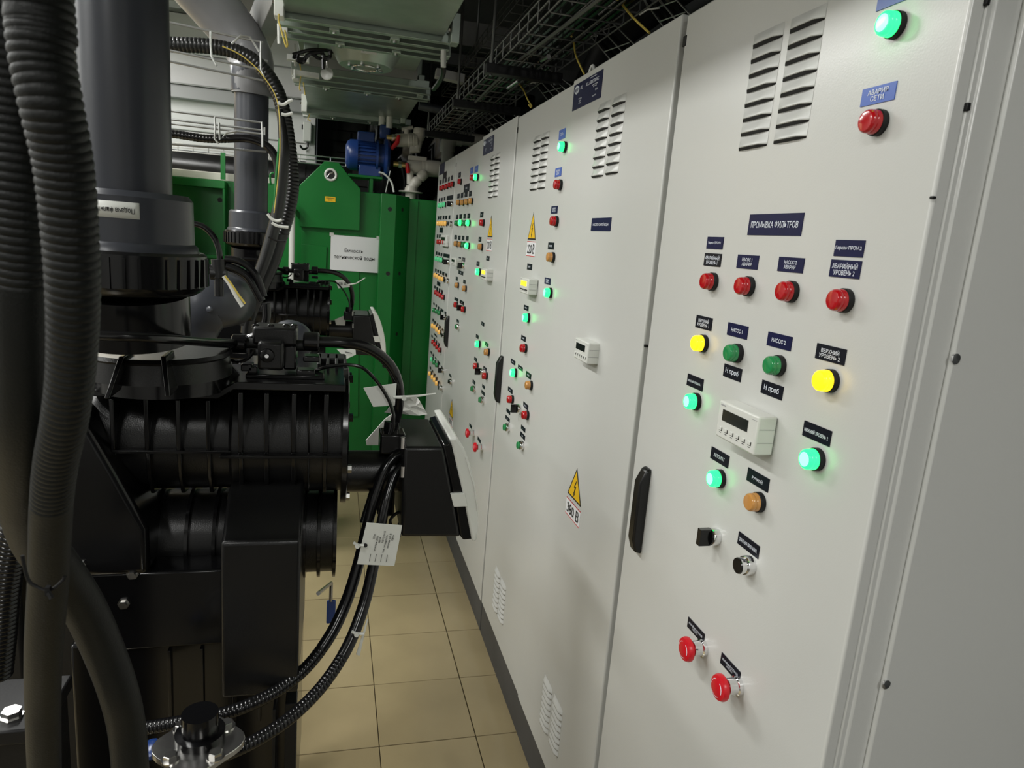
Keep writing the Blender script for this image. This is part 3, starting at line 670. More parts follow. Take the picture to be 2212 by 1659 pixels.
# white riser pipe in front of the tank
a = PY(632, 430, TY-.1); b_ = PY(632, 620, TY-.1)
t = thing('riser_pipe', 'thin white vertical pipe in front of the green tank, left of the lifting lug', 'pipe', (a.x, TY-.1, 0))
MB().cyl((a.x, TY-.1, .6), (a.x, TY-.1, a.z), .017).build('pipe', 'white_plastic', t)
MB().cyl((a.x, TY-.1, .585), (a.x, TY-.1, .6), .03).build('foot_flange', 'white_plastic', t)
MB().box((a.x-.012, TY-.1, a.z-.06), (a.x+.012, TY-.003, a.z-.045)).build('pipe_clip', 'white_plastic', t)
# paper notice
a = PY(715, 506, TY-.014); b_ = PY(819, 511, TY-.014); c = PY(715, 583, TY-.014); zt_, zb_ = a.z-.002, c.z
t = thing('paper_notice', 'white A4 paper notice with two lines of black text taped to the green tank', 'sign', (a.x, TY-.014, zb_))
pp = MB().prism([(a.x, TY-.014, zt_), (b_.x, TY-.014, zt_), (b_.x, TY-.014, zb_), (a.x, TY-.014, zb_)], (0, .0006, 0)).build('sheet', 'paper', t); pp['o'] = t['o']
text_on('Ёмкость', ((a.x+b_.x)/2-.005, TY-.0141, zt_-.085), (1, 0, 0), (0, 0, 1), .115, .026, 'print_black', pp)
text_on('технической воды', ((a.x+b_.x)/2, TY-.0141, zt_-.13), (1, 0, 0), (0, 0, 1), .245, .028, 'print_black', pp)
for sx, sz in ((a.x+.004, zt_), (b_.x-.004, zt_)):
    MB().box((sx-.012, TY-.0156, sz-.008), (sx+.012, TY-.0142, sz+.012)).build('tape_strip', 'bag', t)
MB().box((a.x+.02, TY-.0134, zb_+.02), (b_.x-.02, TY-.007, zt_-.02)).build('tape_pad', 'bag', t)
# black pipe lying behind the tank top
yb_ = TY+.45
a = PY(380, 360, yb_)
t = thing('black_pipe', 'thick black horizontal pipe running above the green tank', 'pipe', (a.x, yb_, a.z))
MB().cyl((a.x-1.6, yb_, a.z), (PY(760, 385, yb_).x, yb_, a.z), .105, n=28).build('pipe', 'black_plastic', t)
xj = PY(640, 370, yb_).x
MB().cyl((xj-.06, yb_, a.z), (xj+.06, yb_, a.z), .112, n=28).build('coupling', 'black_plastic', t)
# ---------------------------------------------------------------- blue pump on its bracket
YP = TY+.22
t = thing('bracket_stand', 'light green steel bracket carrying the blue pump above the tank', 'bracket', (PY(790, 385, YP).x, YP, zt1))
a = PY(752, 374, YP-.08); b_ = PY(826, 384, YP-.08)
MB().box((a.x, YP-.09, b_.z-.012), (b_.x, YP+.1, b_.z+.004)).build('shelf_plate', 'green_paint', t, .002)
MB().box((PY(799, 390, YP-.08).x, YP-.085, zt1-.012), (PY(806, 390, YP-.08).x, YP-.05, b_.z-.012)).build('support_leg', 'green_paint', t, .001)
MB().box((PY(799, 390, YP-.08).x, YP+.06, zt1-.012), (PY(806, 390, YP-.08).x, YP+.09, b_.z-.012)).build('support_leg', 'green_paint', t, .001)
zsh = b_.z+.004
c0 = PY(746, 343, YP); zc = PY(780, 345, YP).z; R0 = .095
zc = zsh+R0+.028
t = thing('water_pump', 'blue electric water pump with ribbed motor and terminal box', 'pump', (c0.x, YP, zsh))
xm0 = c0.x; xm1 = PY(772, 345, YP).x; xm2 = PY(811, 345, YP).x; xm3 = PY(842, 345, YP).x
MB().lathe((xm0, YP, zc), (1, 0, 0), [(0, .055), (.012, .082), (.03, R0*.98), (xm1-xm0, R0)], 32).build('fan_cover', 'blue_paint', t)
MB().cyl((xm1, YP, zc), (xm2, YP, zc), R0*.86, n=32).build('motor_body', 'blue_paint', t)
for k in range(26):
    a_ = 2*math.pi*k/26
    d = Vector((0, math.cos(a_), math.sin(a_))); e = Vector((0, -d.z, d.y))
    o_ = Vector((xm1+.002, YP, zc))+d*R0*.84
    MB().prism([o_+e*.0016, o_-e*.0016, o_-e*.0016+d*R0*.17, o_+e*.0016+d*R0*.17], (xm2-xm1-.006, 0, 0)).build('cooling_fin', 'blue_paint', t)
MB().box((xm1-.005, YP-.055, zc+R0*.85), (xm2-.01, YP+.055, zc+R0*1.5)).build('terminal_box', 'blue_paint', t, .008)
MB().box((xm1+.002, YP-.056, zc+R0*1.35), (xm2-.017, YP-.0555, zc+R0*1.36)).build('lid_joint', 'gap_black', t)
MB().lathe((xm2, YP, zc), (1, 0, 0), [(0, R0*1.12), (.014, R0*1.12), (.015, R0*.9), (.05, R0*.9), (.052, R0*1.35), (.068, R0*1.38), (xm3-xm2-.01, R0*1.3), (xm3-xm2, R0*.9)], 36).build('pump_casing', 'blue_paint', t)
MB().box((xm2+.02, YP-.03, zc+R0*1.2), (xm2+.085, YP+.03, zc+R0*2.1)).build('discharge_neck', 'blue_paint', t, .01)
lab(MB().cyl((xm2+.03, YP, zc+R0*2.05), (xm2+.03, YP, zc+R0*2.7), .019, n=20).build('discharge_nipple', 'white_plastic', t), 'white nipple')
lab(MB().cyl((xm2+.075, YP-.03, zc+R0*1.9), (xm2+.075, YP-.03, zc+R0*3.1), .019, n=20).build('discharge_nipple', 'white_plastic', t), 'white nipple')
for dy in (-.06, .06):
    MB().box((xm1+.01, YP+dy-.012, zsh), (xm2+.03, YP+dy+.012, zc-R0*.65)).build('mounting_foot', 'blue_paint', t, .003)
# ---------------------------------------------------------------- white plastic pipework right of the pump
def pipe_run(name, label, pts, r, m, fittings=(), flan=None, cat='pipe', group=None, n=22):
    P = [Vector(p) for p in pts]; t = thing(name, label, cat, tuple(P[0]), group)
    for i in range(len(P)-1):
        d = (P[i+1]-P[i]).normalized()
        MB().cyl(P[i], P[i+1], r, n=n).build('pipe', m, t)
    for i in range(1, len(P)-1):
        d0 = (P[i]-P[i-1]).normalized(); d1 = (P[i+1]-P[i]).normalized()
        sw = smooth_pts([P[i]-d0*r*2.3, P[i]-d0*r*1.0, P[i]+d1*r*1.0, P[i]+d1*r*2.3], 6)
        MB().tube(sw, r*1.22, n).build('elbow', m, t)
    for (i, u, L, rr) in fittings:
        d = (P[i+1]-P[i]); c = P[i]+d*u; dn = d.normalized()
        MB().lathe(c-dn*L/2, dn, [(0, r*rr*.93), (L*.12, r*rr), (L*.88, r*rr), (L, r*rr*.93)], n).build('socket', m, t)
    return t
YW = TY+.18
def q(px, py, dy=0): return PY(px, py, YW+dy)
t1 = pipe_run('white_pipework', 'white plastic pipework with a tee handle valve, upper branch beside the blue pump', [q(862, 303), q(905, 303), q(907, 279)], .031, 'pvc_white', ((0, .18, .09, 1.3), (0, .55, .03, 1.45), (0, .68, .03, 1.35), (0, .8, .03, 1.45), (1, .8, .035, 1.25)))
MB().cyl(q(878, 300), q(878, 280), .016).build('valve_stem', 'pvc_white', t1)
MB().tube([q(868, 280), q(878, 278), q(892, 275)], .011, 10).build('tee_handle', 'pvc_white', t1)
MB().tube([q(903, 305), q(900, 322), q(885, 322)], .030, 16).build('tee_branch', 'pvc_white', t1)
t2 = pipe_run('white_pipework', 'white plastic pipework with a flat handle valve, lower branch behind the cabinet corner', [q(882, 361), q(944, 365)], .033, 'pvc_white', ((0, .25, .11, 1.3), (0, .55, .03, 1.45), (0, .66, .03, 1.3), (0, .85, .10, 1.55)))
MB().cyl(q(898, 357), q(898, 344), .018).build('valve_stem', 'pvc_white', t2)
MB().box(tuple(q(882, 345, -.02)), tuple(q(921, 341, .02))).build('flat_handle', 'pvc_white', t2, .004)
t3 = pipe_run('white_pipework', 'white plastic branch pipe slanting down into a fitting on the tank top', [q(920, 372, -.05), q(890, 402, -.05), q(887, 414, -.05)], .024, 'pvc_white', ((0, .25, .05, 1.35), (0, .7, .04, 1.3), (1, .5, .03, 1.5)))
MB().cyl(q(886, 370, -.03), q(886, 398, -.03), .022).build('side_pipe', 'pvc_white', t3)
MB().lathe(q(887, 416, -.05), (0, 0, 1), [(-.24, .03), (-.001, .034), (0, .075), (.006, .075), (.01, .04), (.03, .036)], 24).build('base_flange', 'pvc_white', t3)
t4 = pipe_run('white_pipework', 'white plastic elbow pipe passing behind the top of the farthest cabinet', [q(964, 412, .25), q(968, 297, .25), q(1050, 305, .25)], .042, 'pvc_white', ((0, .25, .09, 1.3), (0, .42, .07, 1.2), (1, .25, .03, 1.2)))
# brass ball valves with red levers
for lb, pts, hd in (('brass valve with a hanging red lever beside the upper white branch', (q(835, 297, -.02), q(864, 299, -.02)), ((862, 292), (858, 308), (845, 322))),
                    ('brass valve with a short red lever beside the lower white branch', (q(850, 354, -.02), q(884, 358, -.02)), ((879, 352), (881, 366), (882, 374)))):
    t = thing('ball_valve', lb, 'valve', tuple(pts[0]))
    MB().cyl(pts[0], pts[1], .017).build('valve_body', 'brass', t)
    d = (pts[1]-pts[0]).normalized()
    MB().lathe(pts[0]+d*.03, d, [(0, .024), (.02, .024)], 6).build('hex_nut', 'steel', t)
    MB().tube([PY(x, y, YW-.05) for x, y in hd], [.010, .015, .012], 10).build('lever', 'red_paint', t)
tag(MB().tube(smooth_pts([q(818, 372, -.12), q(830, 376, -.12), q(845, 392, -.12), q(851, 415, -.12)]), .006, 8).build('white_cable', 'white_plastic'), 'thin pale cable drooping from the pump bracket to the tank top', 'cable')
tag(MB().cyl(q(843, 369, -.1), q(833, 415, -.1), .0028, n=6).build('thin_rod', 'white_plastic'), 'thin white rod standing beside the pump bracket', 'rod')
# dark plastic sheeting hanging behind
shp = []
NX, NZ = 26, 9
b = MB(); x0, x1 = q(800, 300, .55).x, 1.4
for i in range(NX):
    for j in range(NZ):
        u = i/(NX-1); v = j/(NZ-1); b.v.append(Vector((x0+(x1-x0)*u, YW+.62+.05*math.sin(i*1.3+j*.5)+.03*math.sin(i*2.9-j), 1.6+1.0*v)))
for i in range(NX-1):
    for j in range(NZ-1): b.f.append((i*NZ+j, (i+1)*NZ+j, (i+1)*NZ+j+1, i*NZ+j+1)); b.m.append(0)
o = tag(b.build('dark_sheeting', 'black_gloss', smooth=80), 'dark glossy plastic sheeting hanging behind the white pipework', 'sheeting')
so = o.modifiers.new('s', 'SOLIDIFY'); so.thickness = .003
# ---------------------------------------------------------------- ventilation duct hung from the ceiling
ZV = 2.24; DX0, DX1 = -.185, .362
t = thing('ventilation_duct', 'galvanised rectangular ventilation duct with flanged joints hanging along the ceiling', 'duct', (.09, 3.5, ZV))
MB().box((DX0, -.6, ZV), (DX1, 2.68, ZV+.46)).build('duct_section', 'galv', t, .003)
MB().box((DX0+.01, 2.90, ZV+.055), (DX1-.01, 3.55, ZV+.45)).build('duct_section', 'galv', t, .003)
MB().box((DX0+.005, 3.86, ZV), (DX1+.055, 4.68, ZV+.46)).build('duct_section', 'galv', t, .003)
MB().prism([(DX0, 4.84, ZV+.01), (DX0, 5.75, ZV+.10), (DX0, 5.75, ZV+.46), (DX0, 4.84, ZV+.46)], (DX1-DX0+.06, 0, 0)).build('tapered_section', 'galv', t, .003)
def flange(y, x0, x1, z, d=.03):
    f = MB().box((x0-.03, y, z-d), (x1+.03, y+.004, z+.01)).box((x0-.03, y-.024, z-d), (x1+.03, y, z-d+.003)).build('flange_rail', 'galv', t, .001); f['o'] = t['o']
    return f
for y, x1, z in ((2.69, DX1, ZV+.005), (2.76, DX1, ZV), (2.86, DX1, ZV+.005), (2.93, DX1+.02, ZV), (3.56, DX1+.03, ZV+.012), (3.66, DX1+.05, ZV+.005), (3.76, DX1+.06, ZV), (3.85, DX1+.06, ZV+.005), (4.69, DX1+.06, ZV), (4.76, DX1+.06, ZV+.003), (4.84, DX1+.06, ZV)):
    f = flange(y, DX0, x1, z)
MB().box((DX0, 2.68, ZV+.012), (DX1, 2.90, ZV+.44)).build('flexible_joint', 'beam_grey', t)
MB().box((DX0, 3.55, ZV+.016), (DX1, 3.86, ZV+.44)).build('flexible_joint', 'beam_grey', t)
MB().box((DX0, 4.68, ZV+.012), (DX1, 4.84, ZV+.44)).build('flexible_joint', 'beam_grey', t)
for (y, xs) in ((2.72, (-.02, .19)), (2.90, (0, .21)), (3.80, (-.06, .14, .30)), (4.73, (-.03, .2))):
    for x in xs:
        MB().box((x-.017, y-.028, ZV-.034), (x+.017, y+.02, ZV-.022)).build('flange_clamp', 'galv', t, .003)
        MB().lathe((x, y-.004, ZV-.034), (0, 0, -1), [(0, .008), (.006, .008)], 6).build('clamp_bolt', 'steel', t)
for (y) in (2.66, 2.86, 3.7, 4.65, 4.86):
    for x in (DX0-.03, DX1+.02):
        MB().box((x-.002, y-.03, ZV-.03), (x+.03, y+.03, ZV+.07)).build('corner_bracket', 'white_plastic' if x < 0 else 'galv', t, .003)
        MB().lathe((x-.002, y, ZV+.02), (-1, 0, 0), [(0, .009), (.007, .009)], 6).build('corner_bolt', 'steel', t)
# round fan housing under the second section
cx, cy = .105, 3.14; cz = ZV+.04
t2_ = thing('fan_housing', 'round dished metal fan housing with a direction arrow under the ventilation duct', 'fan', (cx, cy, cz))
fb = MB().lathe((cx, cy, cz+.001), (0, 0, -1), [(-.03, .10), (0, .158), (.003, .163), (.008, .158), (.012, .150), (.080, .112), (.085, .106), (.0855, .06), (.078, .055), (.078, .03)], 40).build('dish', 'galv', t2_); fb['o'] = t2_['o']
for k in range(6):
    a_ = k*1.047+.3; p = Vector((cx+.068*math.cos(a_), cy+.068*math.sin(a_), cz-.084))
    MB().lathe(p, (0, 0, -1), [(0, .009), (.008, .009)], 6).build('hub_bolt', 'steel', t2_)
MB().tube([Vector((cx+.05*math.cos(k/14*6.283), cy+.05*math.sin(k/14*6.283), cz-.088)) for k in range(14)], .004, 6, closed=True).build('hub_ring', 'steel', t2_)
lx = PY(797, 106, cy-.13)
nrm = Vector((0, -.73, -.68)).normalized(); U_ = Vector((0, -.68, .73)).normalized(); ctr = Vector((PY(797, 106, cy-.13).x, cy-.137, cz-.046))
# sticker with a curved arrow
def quad_plate(ctr, R_, U_, w_, h_, th, name, m, par):
    R_ = Vector(R_).normalized(); U_ = Vector(U_).normalized(); n_ = R_.cross(U_)
    return MB().prism([ctr+R_*sx*w_/2+U_*sz*h_/2 for sx, sz in ((-1, -1), (1, -1), (1, 1), (-1, 1))], n_*th).build(name, m, par)
UD = Vector((0, -.45, .89)).normalized()
stk = quad_plate(ctr, (1, 0, 0), UD, .062, .032, .0015, 'arrow_sticker', 'white_plastic', t2_)
n_ = Vector((1, 0, 0)).cross(UD)
arc_ = [ctr+n_*.0022+Vector((1, 0, 0))*.021*math.cos(a_)+UD*(.016*math.sin(a_)-.006) for a_ in [.2+k*.26 for k in range(11)]]
MB().tube(arc_, .0022, 6).cyl(arc_[-1]+Vector((.002, 0, .004)), arc_[-1]+Vector((-.003, 0, -.009)), .006, .0005, 8).build('curved_arrow', 'print_black', t2_)
# sensor disc, cables, earth leads, threaded rods
t = thing('round_sensor', 'small round white disc sensor hanging below the ventilation duct', 'sensor', tuple(PY(707, 160, 3.3)))
p = PY(707, 160, 3.3); MB().lathe(p+Vector((0, .004, 0)), _f*-1, [(0, .026), (.008, .027), (.010, .024)], 28).build('disc', 'white_plastic', t)
MB().tube([p+Vector((0, 0, .024)), PY(706, 130, 3.3), PY(705, 120, 3.3)], .004, 8).build('stem', 'steel', t)
t = thing('motor_cable', 'tangle of black cables under the duct beside the fan housing', 'cable', tuple(PY(640, 120, 3.2)))
for pts in (((632, 118), (650, 113), (670, 108), (700, 108), (722, 112)), ((632, 122), (655, 128), (672, 116), (690, 126), (712, 122), (712, 112)), ((644, 118), (642, 130), (655, 134), (666, 118), (700, 112)), ((690, 112), (700, 120), (699, 128), (712, 124), (714, 108)), ((697, 120), (698, 150))):
    MB().tube(smooth_pts([PY(x, y, 3.2) for x, y in pts], 6), .0075, 8).build('cable_loop', 'hose_black', t)
MB().box(tuple(PY(655, 112, 3.25)), tuple(PY(690, 100, 3.32))).build('terminal_box', 'galv', t, .006)
for i, (pts, lb) in enumerate(((((602, 30), (602, 45), (607, 62), (613, 85), (618, 100), (621, 95), (615, 65)), 'yellow and white earth lead looping at the duct corner nearest the camera'),
                 (((648, 138), (650, 160), (647, 190), (650, 195)), 'thin yellow earth lead at the middle duct joint'), (((655, 178), (657, 190), (659, 205)), 'short yellow earth lead below the middle duct joint'),
                 (((667, 238), (668, 250), (665, 256), (671, 262)), 'yellow earth lead at the farthest duct joint'))):
    tag(MB().tube(smooth_pts([PY(x, y, (2.6, 3.5, 3.7, 4.7)[i]) for x, y in pts], 6), .0032, 6).build('earth_lead', 'yellow_wire'), lb, 'cable')
def strut(name, label, a, b, wx, wz, m, cat='bracket'):
    o = bar(a, b, wx, wz, m, name, None, .002); return tag(o, label, cat)
strut('strut_channel', 'white strut channel end under the duct, upper one left of the fan', PY(620, 123, 3.3), PY(668, 131, 3.3), .03, .022, 'white_plastic')
strut('strut_channel', 'white strut channel end under the duct, lower one left of the fan', PY(629, 155, 3.45), PY(690, 165, 3.45), .03, .02, 'white_plastic')
for i, (a, b_) in enumerate((((638, 95), (638, 143)), ((637, 150), (637, 170)), ((602, 52), (603, 95)), ((958, 108), (958, 145)))):
    tag(MB().cyl(PY(*a, 3.35 if i < 2 else 2.7), PY(*b_, 3.35 if i < 2 else 2.7), .0055 if i < 3 else .010, n=8).build('threaded_rod', 'white_plastic'),
        ('threaded rod above the upper strut end left of the fan', 'short threaded rod below the lower strut end', 'threaded rod at the duct corner nearest the camera', 'pale pipe stub at the right edge of the duct')[i], 'rod')
tag(MB().tube(smooth_pts([PY(958, 142, 2.75), PY(957, 160, 2.8), PY(948, 178, 2.9), PY(937, 192, 3.0)]), .010, 10).build('drain_hose', 'conduit'), 'black drain hose bending under the right edge of the duct', 'hose')
strut('strut_channel', 'dull grey strut channel sticking out right of the duct', PY(941, 158, 3.1), PY(1002, 172, 3.1), .05, .035, 'beam_grey')
a = PY(905, 228, 3.9); b_ = PY(963, 240, 3.9)
tag(MB().cyl(a, b_, .022, n=20).build('grey_pipe', 'pvc_grey'), 'short grey pipe end poking out beyond the right side of the duct', 'pipe')
# wall socket box beside the pilaster
p = PY(655, 262, YB-.2); q_ = PY(672, 306, YB-.2)
t = thing('junction_box', 'small white electrical box on the pale pilaster at the back', 'box', (p.x, YB-.2, q_.z))
MB().box((p.x, YB-.2, q_.z), (q_.x, YB-.121, p.z)).build('box_body', 'white_plastic', t, .006)
MB().box((p.x-.012, YB-.17, q_.z+.09), (p.x, YB-.13, p.z-.02)).build('side_hinge', 'black_matte', t)
MB().tube(smooth_pts([PY(664, 306, YB-.16), PY(664, 318, YB-.16), PY(655, 322, YB-.16), PY(648, 314, YB-.16)]), .008, 8).build('flex_lead', 'hose_black', t)
# ---------------------------------------------------------------- wire mesh cable trays
def wire_tray(name, label, x0, x1, ya, yb, z, h, sp, m, r=.0022, axis='y', nl=4):
    t = thing(name, label, 'cable tray', (x0, ya, z))
    def P_(u, v, zz): return Vector((u, v, zz)) if axis == 'y' else Vector((v, u, zz))
    for x, zz in [(x0, z+h), (x0, z+h*.5), (x1, z+h*.5), (x1, z+h)]+[(x0+(x1-x0)*i/(nl-1), z) for i in range(nl)]:
        MB().cyl(P_(x, ya, zz), P_(x, yb, zz), r, n=6).build('rail_wire', m, t)
    n = int((yb-ya)/sp)
    for k in range(n+1):
        y = ya+sp*k
        MB().tube([P_(x0, y, z+h), P_(x0, y, z+.006), P_(x0+.006, y, z), P_(x1-.006, y, z), P_(x1, y, z+.006), P_(x1, y, z+h)], r, 5).build('cross_wire', m, t)
    return t
wire_tray('cable_tray', 'dark wire mesh cable tray running above the cabinets', .50, .70, .3, 4.2, 2.10, .055, .10, 'wire_dark', .0024)
wire_tray('cable_tray', 'second wire mesh cable tray, higher and beside the duct', .60, .75, 1.2, 4.4, 2.36, .05, .10, 'wire_dark', .0022)
for i, (y, x0, x1) in enumerate(((1.35, .46, .74), (2.37, .46, .72), (3.03, .46, .75), (4.0, .46, .74))):
    t = thing('tray_hanger', 'dark trapeze hanger under the mesh tray, %s from the camera' % ('nearest', 'second', 'third', 'farthest')[i], 'hanger', ((x0+x1)/2, y, 2.08))
    MB().box((x0, y-.02, 2.065), (x1, y+.02, 2.096)).build('cross_bar', 'black_matte', t, .002)
    for x in (x0+.02, x1-.02): MB().cyl((x, y, 2.06), (x, y, ZC), .005, n=8).build('hanger_rod', 'wire_dark', t)
# cables lying in the tray and dropping to the cabinets
tc_ = thing('cable_bundle', 'black cables lying along the mesh tray above the cabinets', 'cable', (.6, 1, 2.12), None)
for k in range(7):
    x = .53+.023*k; pts = [(x+random.uniform(-.008, .008), y, 2.112+random.uniform(0, .006)) for y in (.3, 1.0, 1.7, 2.4, 3.1, 4.1)]
    MB().tube(smooth_pts(pts, 6), .0065, 7).build('cable', 'hose_black', tc_)
tag(MB().tube(smooth_pts([(.575, .9, 2.125), (.57, 1.5, 2.09), (.555, 2.0, 2.092), (.56, 2.4, 2.11), (.55, 3.0, 2.09)], 8), .005, 7).build('grey_cable', 'wire_dark'), 'dusty grey cable sagging under the mesh tray', 'cable')
DROPS = ((1392, 1, 1433, 58, 3), (1250, 48, 1318, 128, 3), (1138, 158, 1180, 212, 5), (996, 218, 1062, 288, 4))
for i, (xa_, ya_, xb_, yb_, n_w) in enumerate(DROPS):
    lbs = ('nearest to the camera', 'above the header plate of the two-door cabinet', 'with bright wires, above the far end of the two-door cabinet', 'slanting down to the third cabinet')[i]
    t = thing('cable_drop', 'black cable drop '+lbs, 'cable', tuple(PX(xa_, ya_, .70)))
    for k in range(n_w):
        A = PX(xa_+k*(26 if i < 2 else 12), ya_-k*(10 if i < 2 else 2), .72); B = PX(xb_+k*(28 if i < 2 else 13), yb_-k*(14 if i < 2 else 7), .72)
        B2 = B+(B-A).normalized()*.06
        MB().tube([A+Vector((-.02, 0, .02)), A, B, B2], .0018, 6).build('strip_wire', 'wire_zinc', t)
    for f in (.35, .8):
        A = PX(xa_+(xb_-xa_)*f, ya_+(yb_-ya_)*f, .72); B = PX(xa_+(xb_-xa_)*f+(55 if i < 2 else 40), ya_+(yb_-ya_)*f-(20 if i < 2 else 12), .72)
        MB().cyl(A, B, .0016, n=6).build('cross_wire', 'wire_zinc', t)
    for k in range(4):
        A = PX(xa_+8+k*(14 if i < 2 else 9), ya_-k*4, .76); B = PX(xb_+8+k*(15 if i < 2 else 9), yb_-k*6, .76)
        MB().tube(smooth_pts([A+Vector((-.05, .02, .10)), A, A.lerp(B, .5)+Vector((.01, 0, -.006)), B, B+(B-A).normalized()*.08], 6), .011, 9).build('cable', 'hose_black', t)
    A = PX(xa_+(xb_-xa_)*.45, ya_+(yb_-ya_)*.45, .715)
    MB().tube([A+Vector((-.02, .03, 0)), A+Vector((-.014, 0, .004)), A+Vector((0, -.035, 0))], .0022, 6).build('cable_tie', 'white_plastic', t)
for i, (pts, lb) in enumerate(((((1318, -10), (1335, 0), (1368, 38), (1403, 71)), 'thin yellow-green wire crossing down to the nearest cabinets'),
        (((1228, 72), (1238, 85), (1244, 120), (1262, 160)), 'thin yellow-green wire curving down near the header plate'),
        (((1100, 158), (1128, 190), (1140, 215), (1148, 228), (1147, 232), (1142, 226)), 'thin yellow-green wire with a hooked end above the third drop'))):
    tag(MB().tube(smooth_pts([PX(x, y, .66) for x, y in pts], 6), .0028, 6).build('earth_wire', 'yellow_wire'), lb, 'cable')
for i, ((ax, ay), (bx, by), lb) in enumerate((((1170, 130), (1185, 122), 'bright bare bolt end below the mesh tray'), ((1098, 190), (1121, 174), 'bright clamp strip below the far part of the mesh tray'))):
    tag(MB().cyl(PX(ax, ay, .6), PX(bx, by, .6), .007, n=10).build('clamp_strip', 'steel'), lb, 'clamp')
# grey rectangular bracket plate at the upper right of the tray
tag(MB().box(tuple(PX(1292, 22, .72)), tuple(PX(1335, 5, .73)+Vector((0, 0, .0)))).build('bracket_plate', 'beam_grey', None, .002), 'pale grey bracket plate beside the near part of the mesh tray', 'bracket')
# thick black duct hose behind the near drop
tag(MB().tube(smooth_pts([PX(1480, -40, .95), PX(1400, 20, .92), PX(1330, 80, .9), PX(1290, 150, .88), PX(1270, 190, .86)], 8), .055, 20).build('black_flexible_duct', 'black_matte'), 'thick black flexible duct behind the cables above the two-door cabinet', 'duct')
# ---------------------------------------------------------------- left-hand mesh trays and conduits
def tray_seg(name, label, rails, Y, ties, m='wire_zinc', r=.0042):
    """rails: list of ((x0,y0),(x1,y1)) photo positions of the long wires on the plane y=Y"""
    t = thing(name, label, 'cable tray', tuple(PY(*rails[0][0], Y)))
    for i, (a, b) in enumerate(rails):
        dy = 0 if i % 2 == 0 else .10
        A = PY(*a, Y+dy*0); B = PY(*b, Y+dy*0); A.y += dy; B.y += dy
        MB().cyl(A, B, r, n=8).build('rail_wire', m, t)
    for pts in ties:
        MB().tube([PY(x, y, Y-.004) for x, y in pts], r, 6).build('cross_wire', m, t)
    return t
tray_seg('cable_tray', 'upper zinc wire tray with thick ribbed conduit, left of the duct', [((300, 34), (568, 92)), ((300, 62), (573, 119)), ((300, 95), (566, 151)), ((300, 108), (566, 163))], 2.9,
         [((455, 68), (455, 95), (457, 122), (468, 142)), ((564, 90), (563, 120), (564, 150), (571, 166)), ((500, 95), (520, 77), (540, 80), (560, 112))])
tray_seg('cable_tray', 'middle zinc wire tray with a black hose, left of the duct', [((300, 231), (567, 265)), ((300, 242), (568, 275)), ((300, 259), (568, 290)), ((300, 300), (570, 322))], 2.9,
         [((464, 253), (465, 275), (464, 300), (472, 310)), ((566, 264), (567, 290), (567, 318)), ((572, 275), (572, 292)), ((473, 265), (475, 302), (490, 287), (510, 284))])
b_t = thing('cable_tray', 'far zinc wire tray behind the black pipe over the tank', 'cable tray', tuple(PY(380, 308, TY+.35)))
for (a, b) in (((300, 301), (745, 343)), ((300, 310), (745, 352)), ((300, 318), (745, 360))): MB().cyl(PY(*a, TY+.3), PY(*b, TY+.3), .004, n=6).build('rail_wire', 'wire_zinc', b_t)
for k in range(14):
    x = 318+33*k; y = 303+(x-318)*.0945; MB().cyl(PY(x, y, TY+.3), PY(x, y+16, TY+.3), .0035, n=6).build('cross_wire', 'wire_zinc', b_t)
tag(hose_mesh([PY(x, y, 2.95) for x, y in ((280, 90), (372, 96), (440, 99), (490, 106), (530, 120), (562, 143), (590, 180), (607, 220), (619, 280), (627, 340), (631, 400), (624, 450), (606, 515))], .0275, (0, 1), .014).build('ribbed_conduit', 'conduit'),
    'black ribbed conduit leaving the upper tray and curving down', 'conduit')
tag(hose_mesh([PY(x, y, 2.95) for x, y in ((606, 505), (590, 560), (565, 620), (540, 680), (533, 720))], [.030, .029, .028, .024], None).build('smooth_conduit', 'conduit'), 'smooth dark sleeve below the ribbed conduit, rightmost of the pair', 'conduit')
tag(hose_mesh([PY(x, y, 2.85) for x, y in ((604, 236), (612, 300), (611, 360), (604, 430), (592, 490), (572, 560), (548, 620), (528, 665), (515, 700))], [.012, .021, .022, .024, .022, .02], None).build('smooth_conduit', 'conduit'), 'smooth dark sleeve beside the ribbed conduit, leftmost of the pair', 'conduit')
tag(MB().tube(smooth_pts([PY(x, y, 2.8) for x, y in ((480, 100), (510, 113), (535, 130), (565, 160), (598, 215), (605, 300), (601, 380), (592, 460))], 6), .0022, 6).build('yellow_wire', 'yellow_wire'), 'thin yellow-green wire following the ribbed conduit', 'cable')
tag(hose_mesh([PY(x, y, 2.95) for x, y in ((290, 280), (378, 290), (440, 299), (480, 300), (530, 299), (565, 309), (586, 325), (598, 350), (601, 385))], .0155, (0, .55), .012).build('black_hose', 'hose_black'), 'black hose lying in the middle wire tray and bending down at its end', 'hose')
for i, pts in enumerate((((600, 222), (612, 226), (625, 218), (632, 216)), ((608, 246), (618, 248), (632, 244)), ((578, 462), (586, 472), (598, 477), (609, 475)), ((587, 481), (600, 488), (623, 491)), ((580, 512), (598, 520), (617, 521)), ((506, 668), (520, 664), (540, 668), (508, 676)))):
    tag(MB().tube(smooth_pts([PY(x, y, 2.80) for x, y in pts], 4), .006 if i < 4 else .004, 6).build('cable_tie', 'white_plastic' if i != 4 else 'black_matte'),
        ('white cable tie on the ribbed conduit, uppermost', 'white cable tie on the ribbed conduit, second from the top', 'thick white cable tie on the smooth sleeve pair', 'thin white cable tie just below the thick one', 'black cable tie on the smooth sleeve pair', 'white cable tie at the bottom of the sleeve pair')[i], 'cable tie')
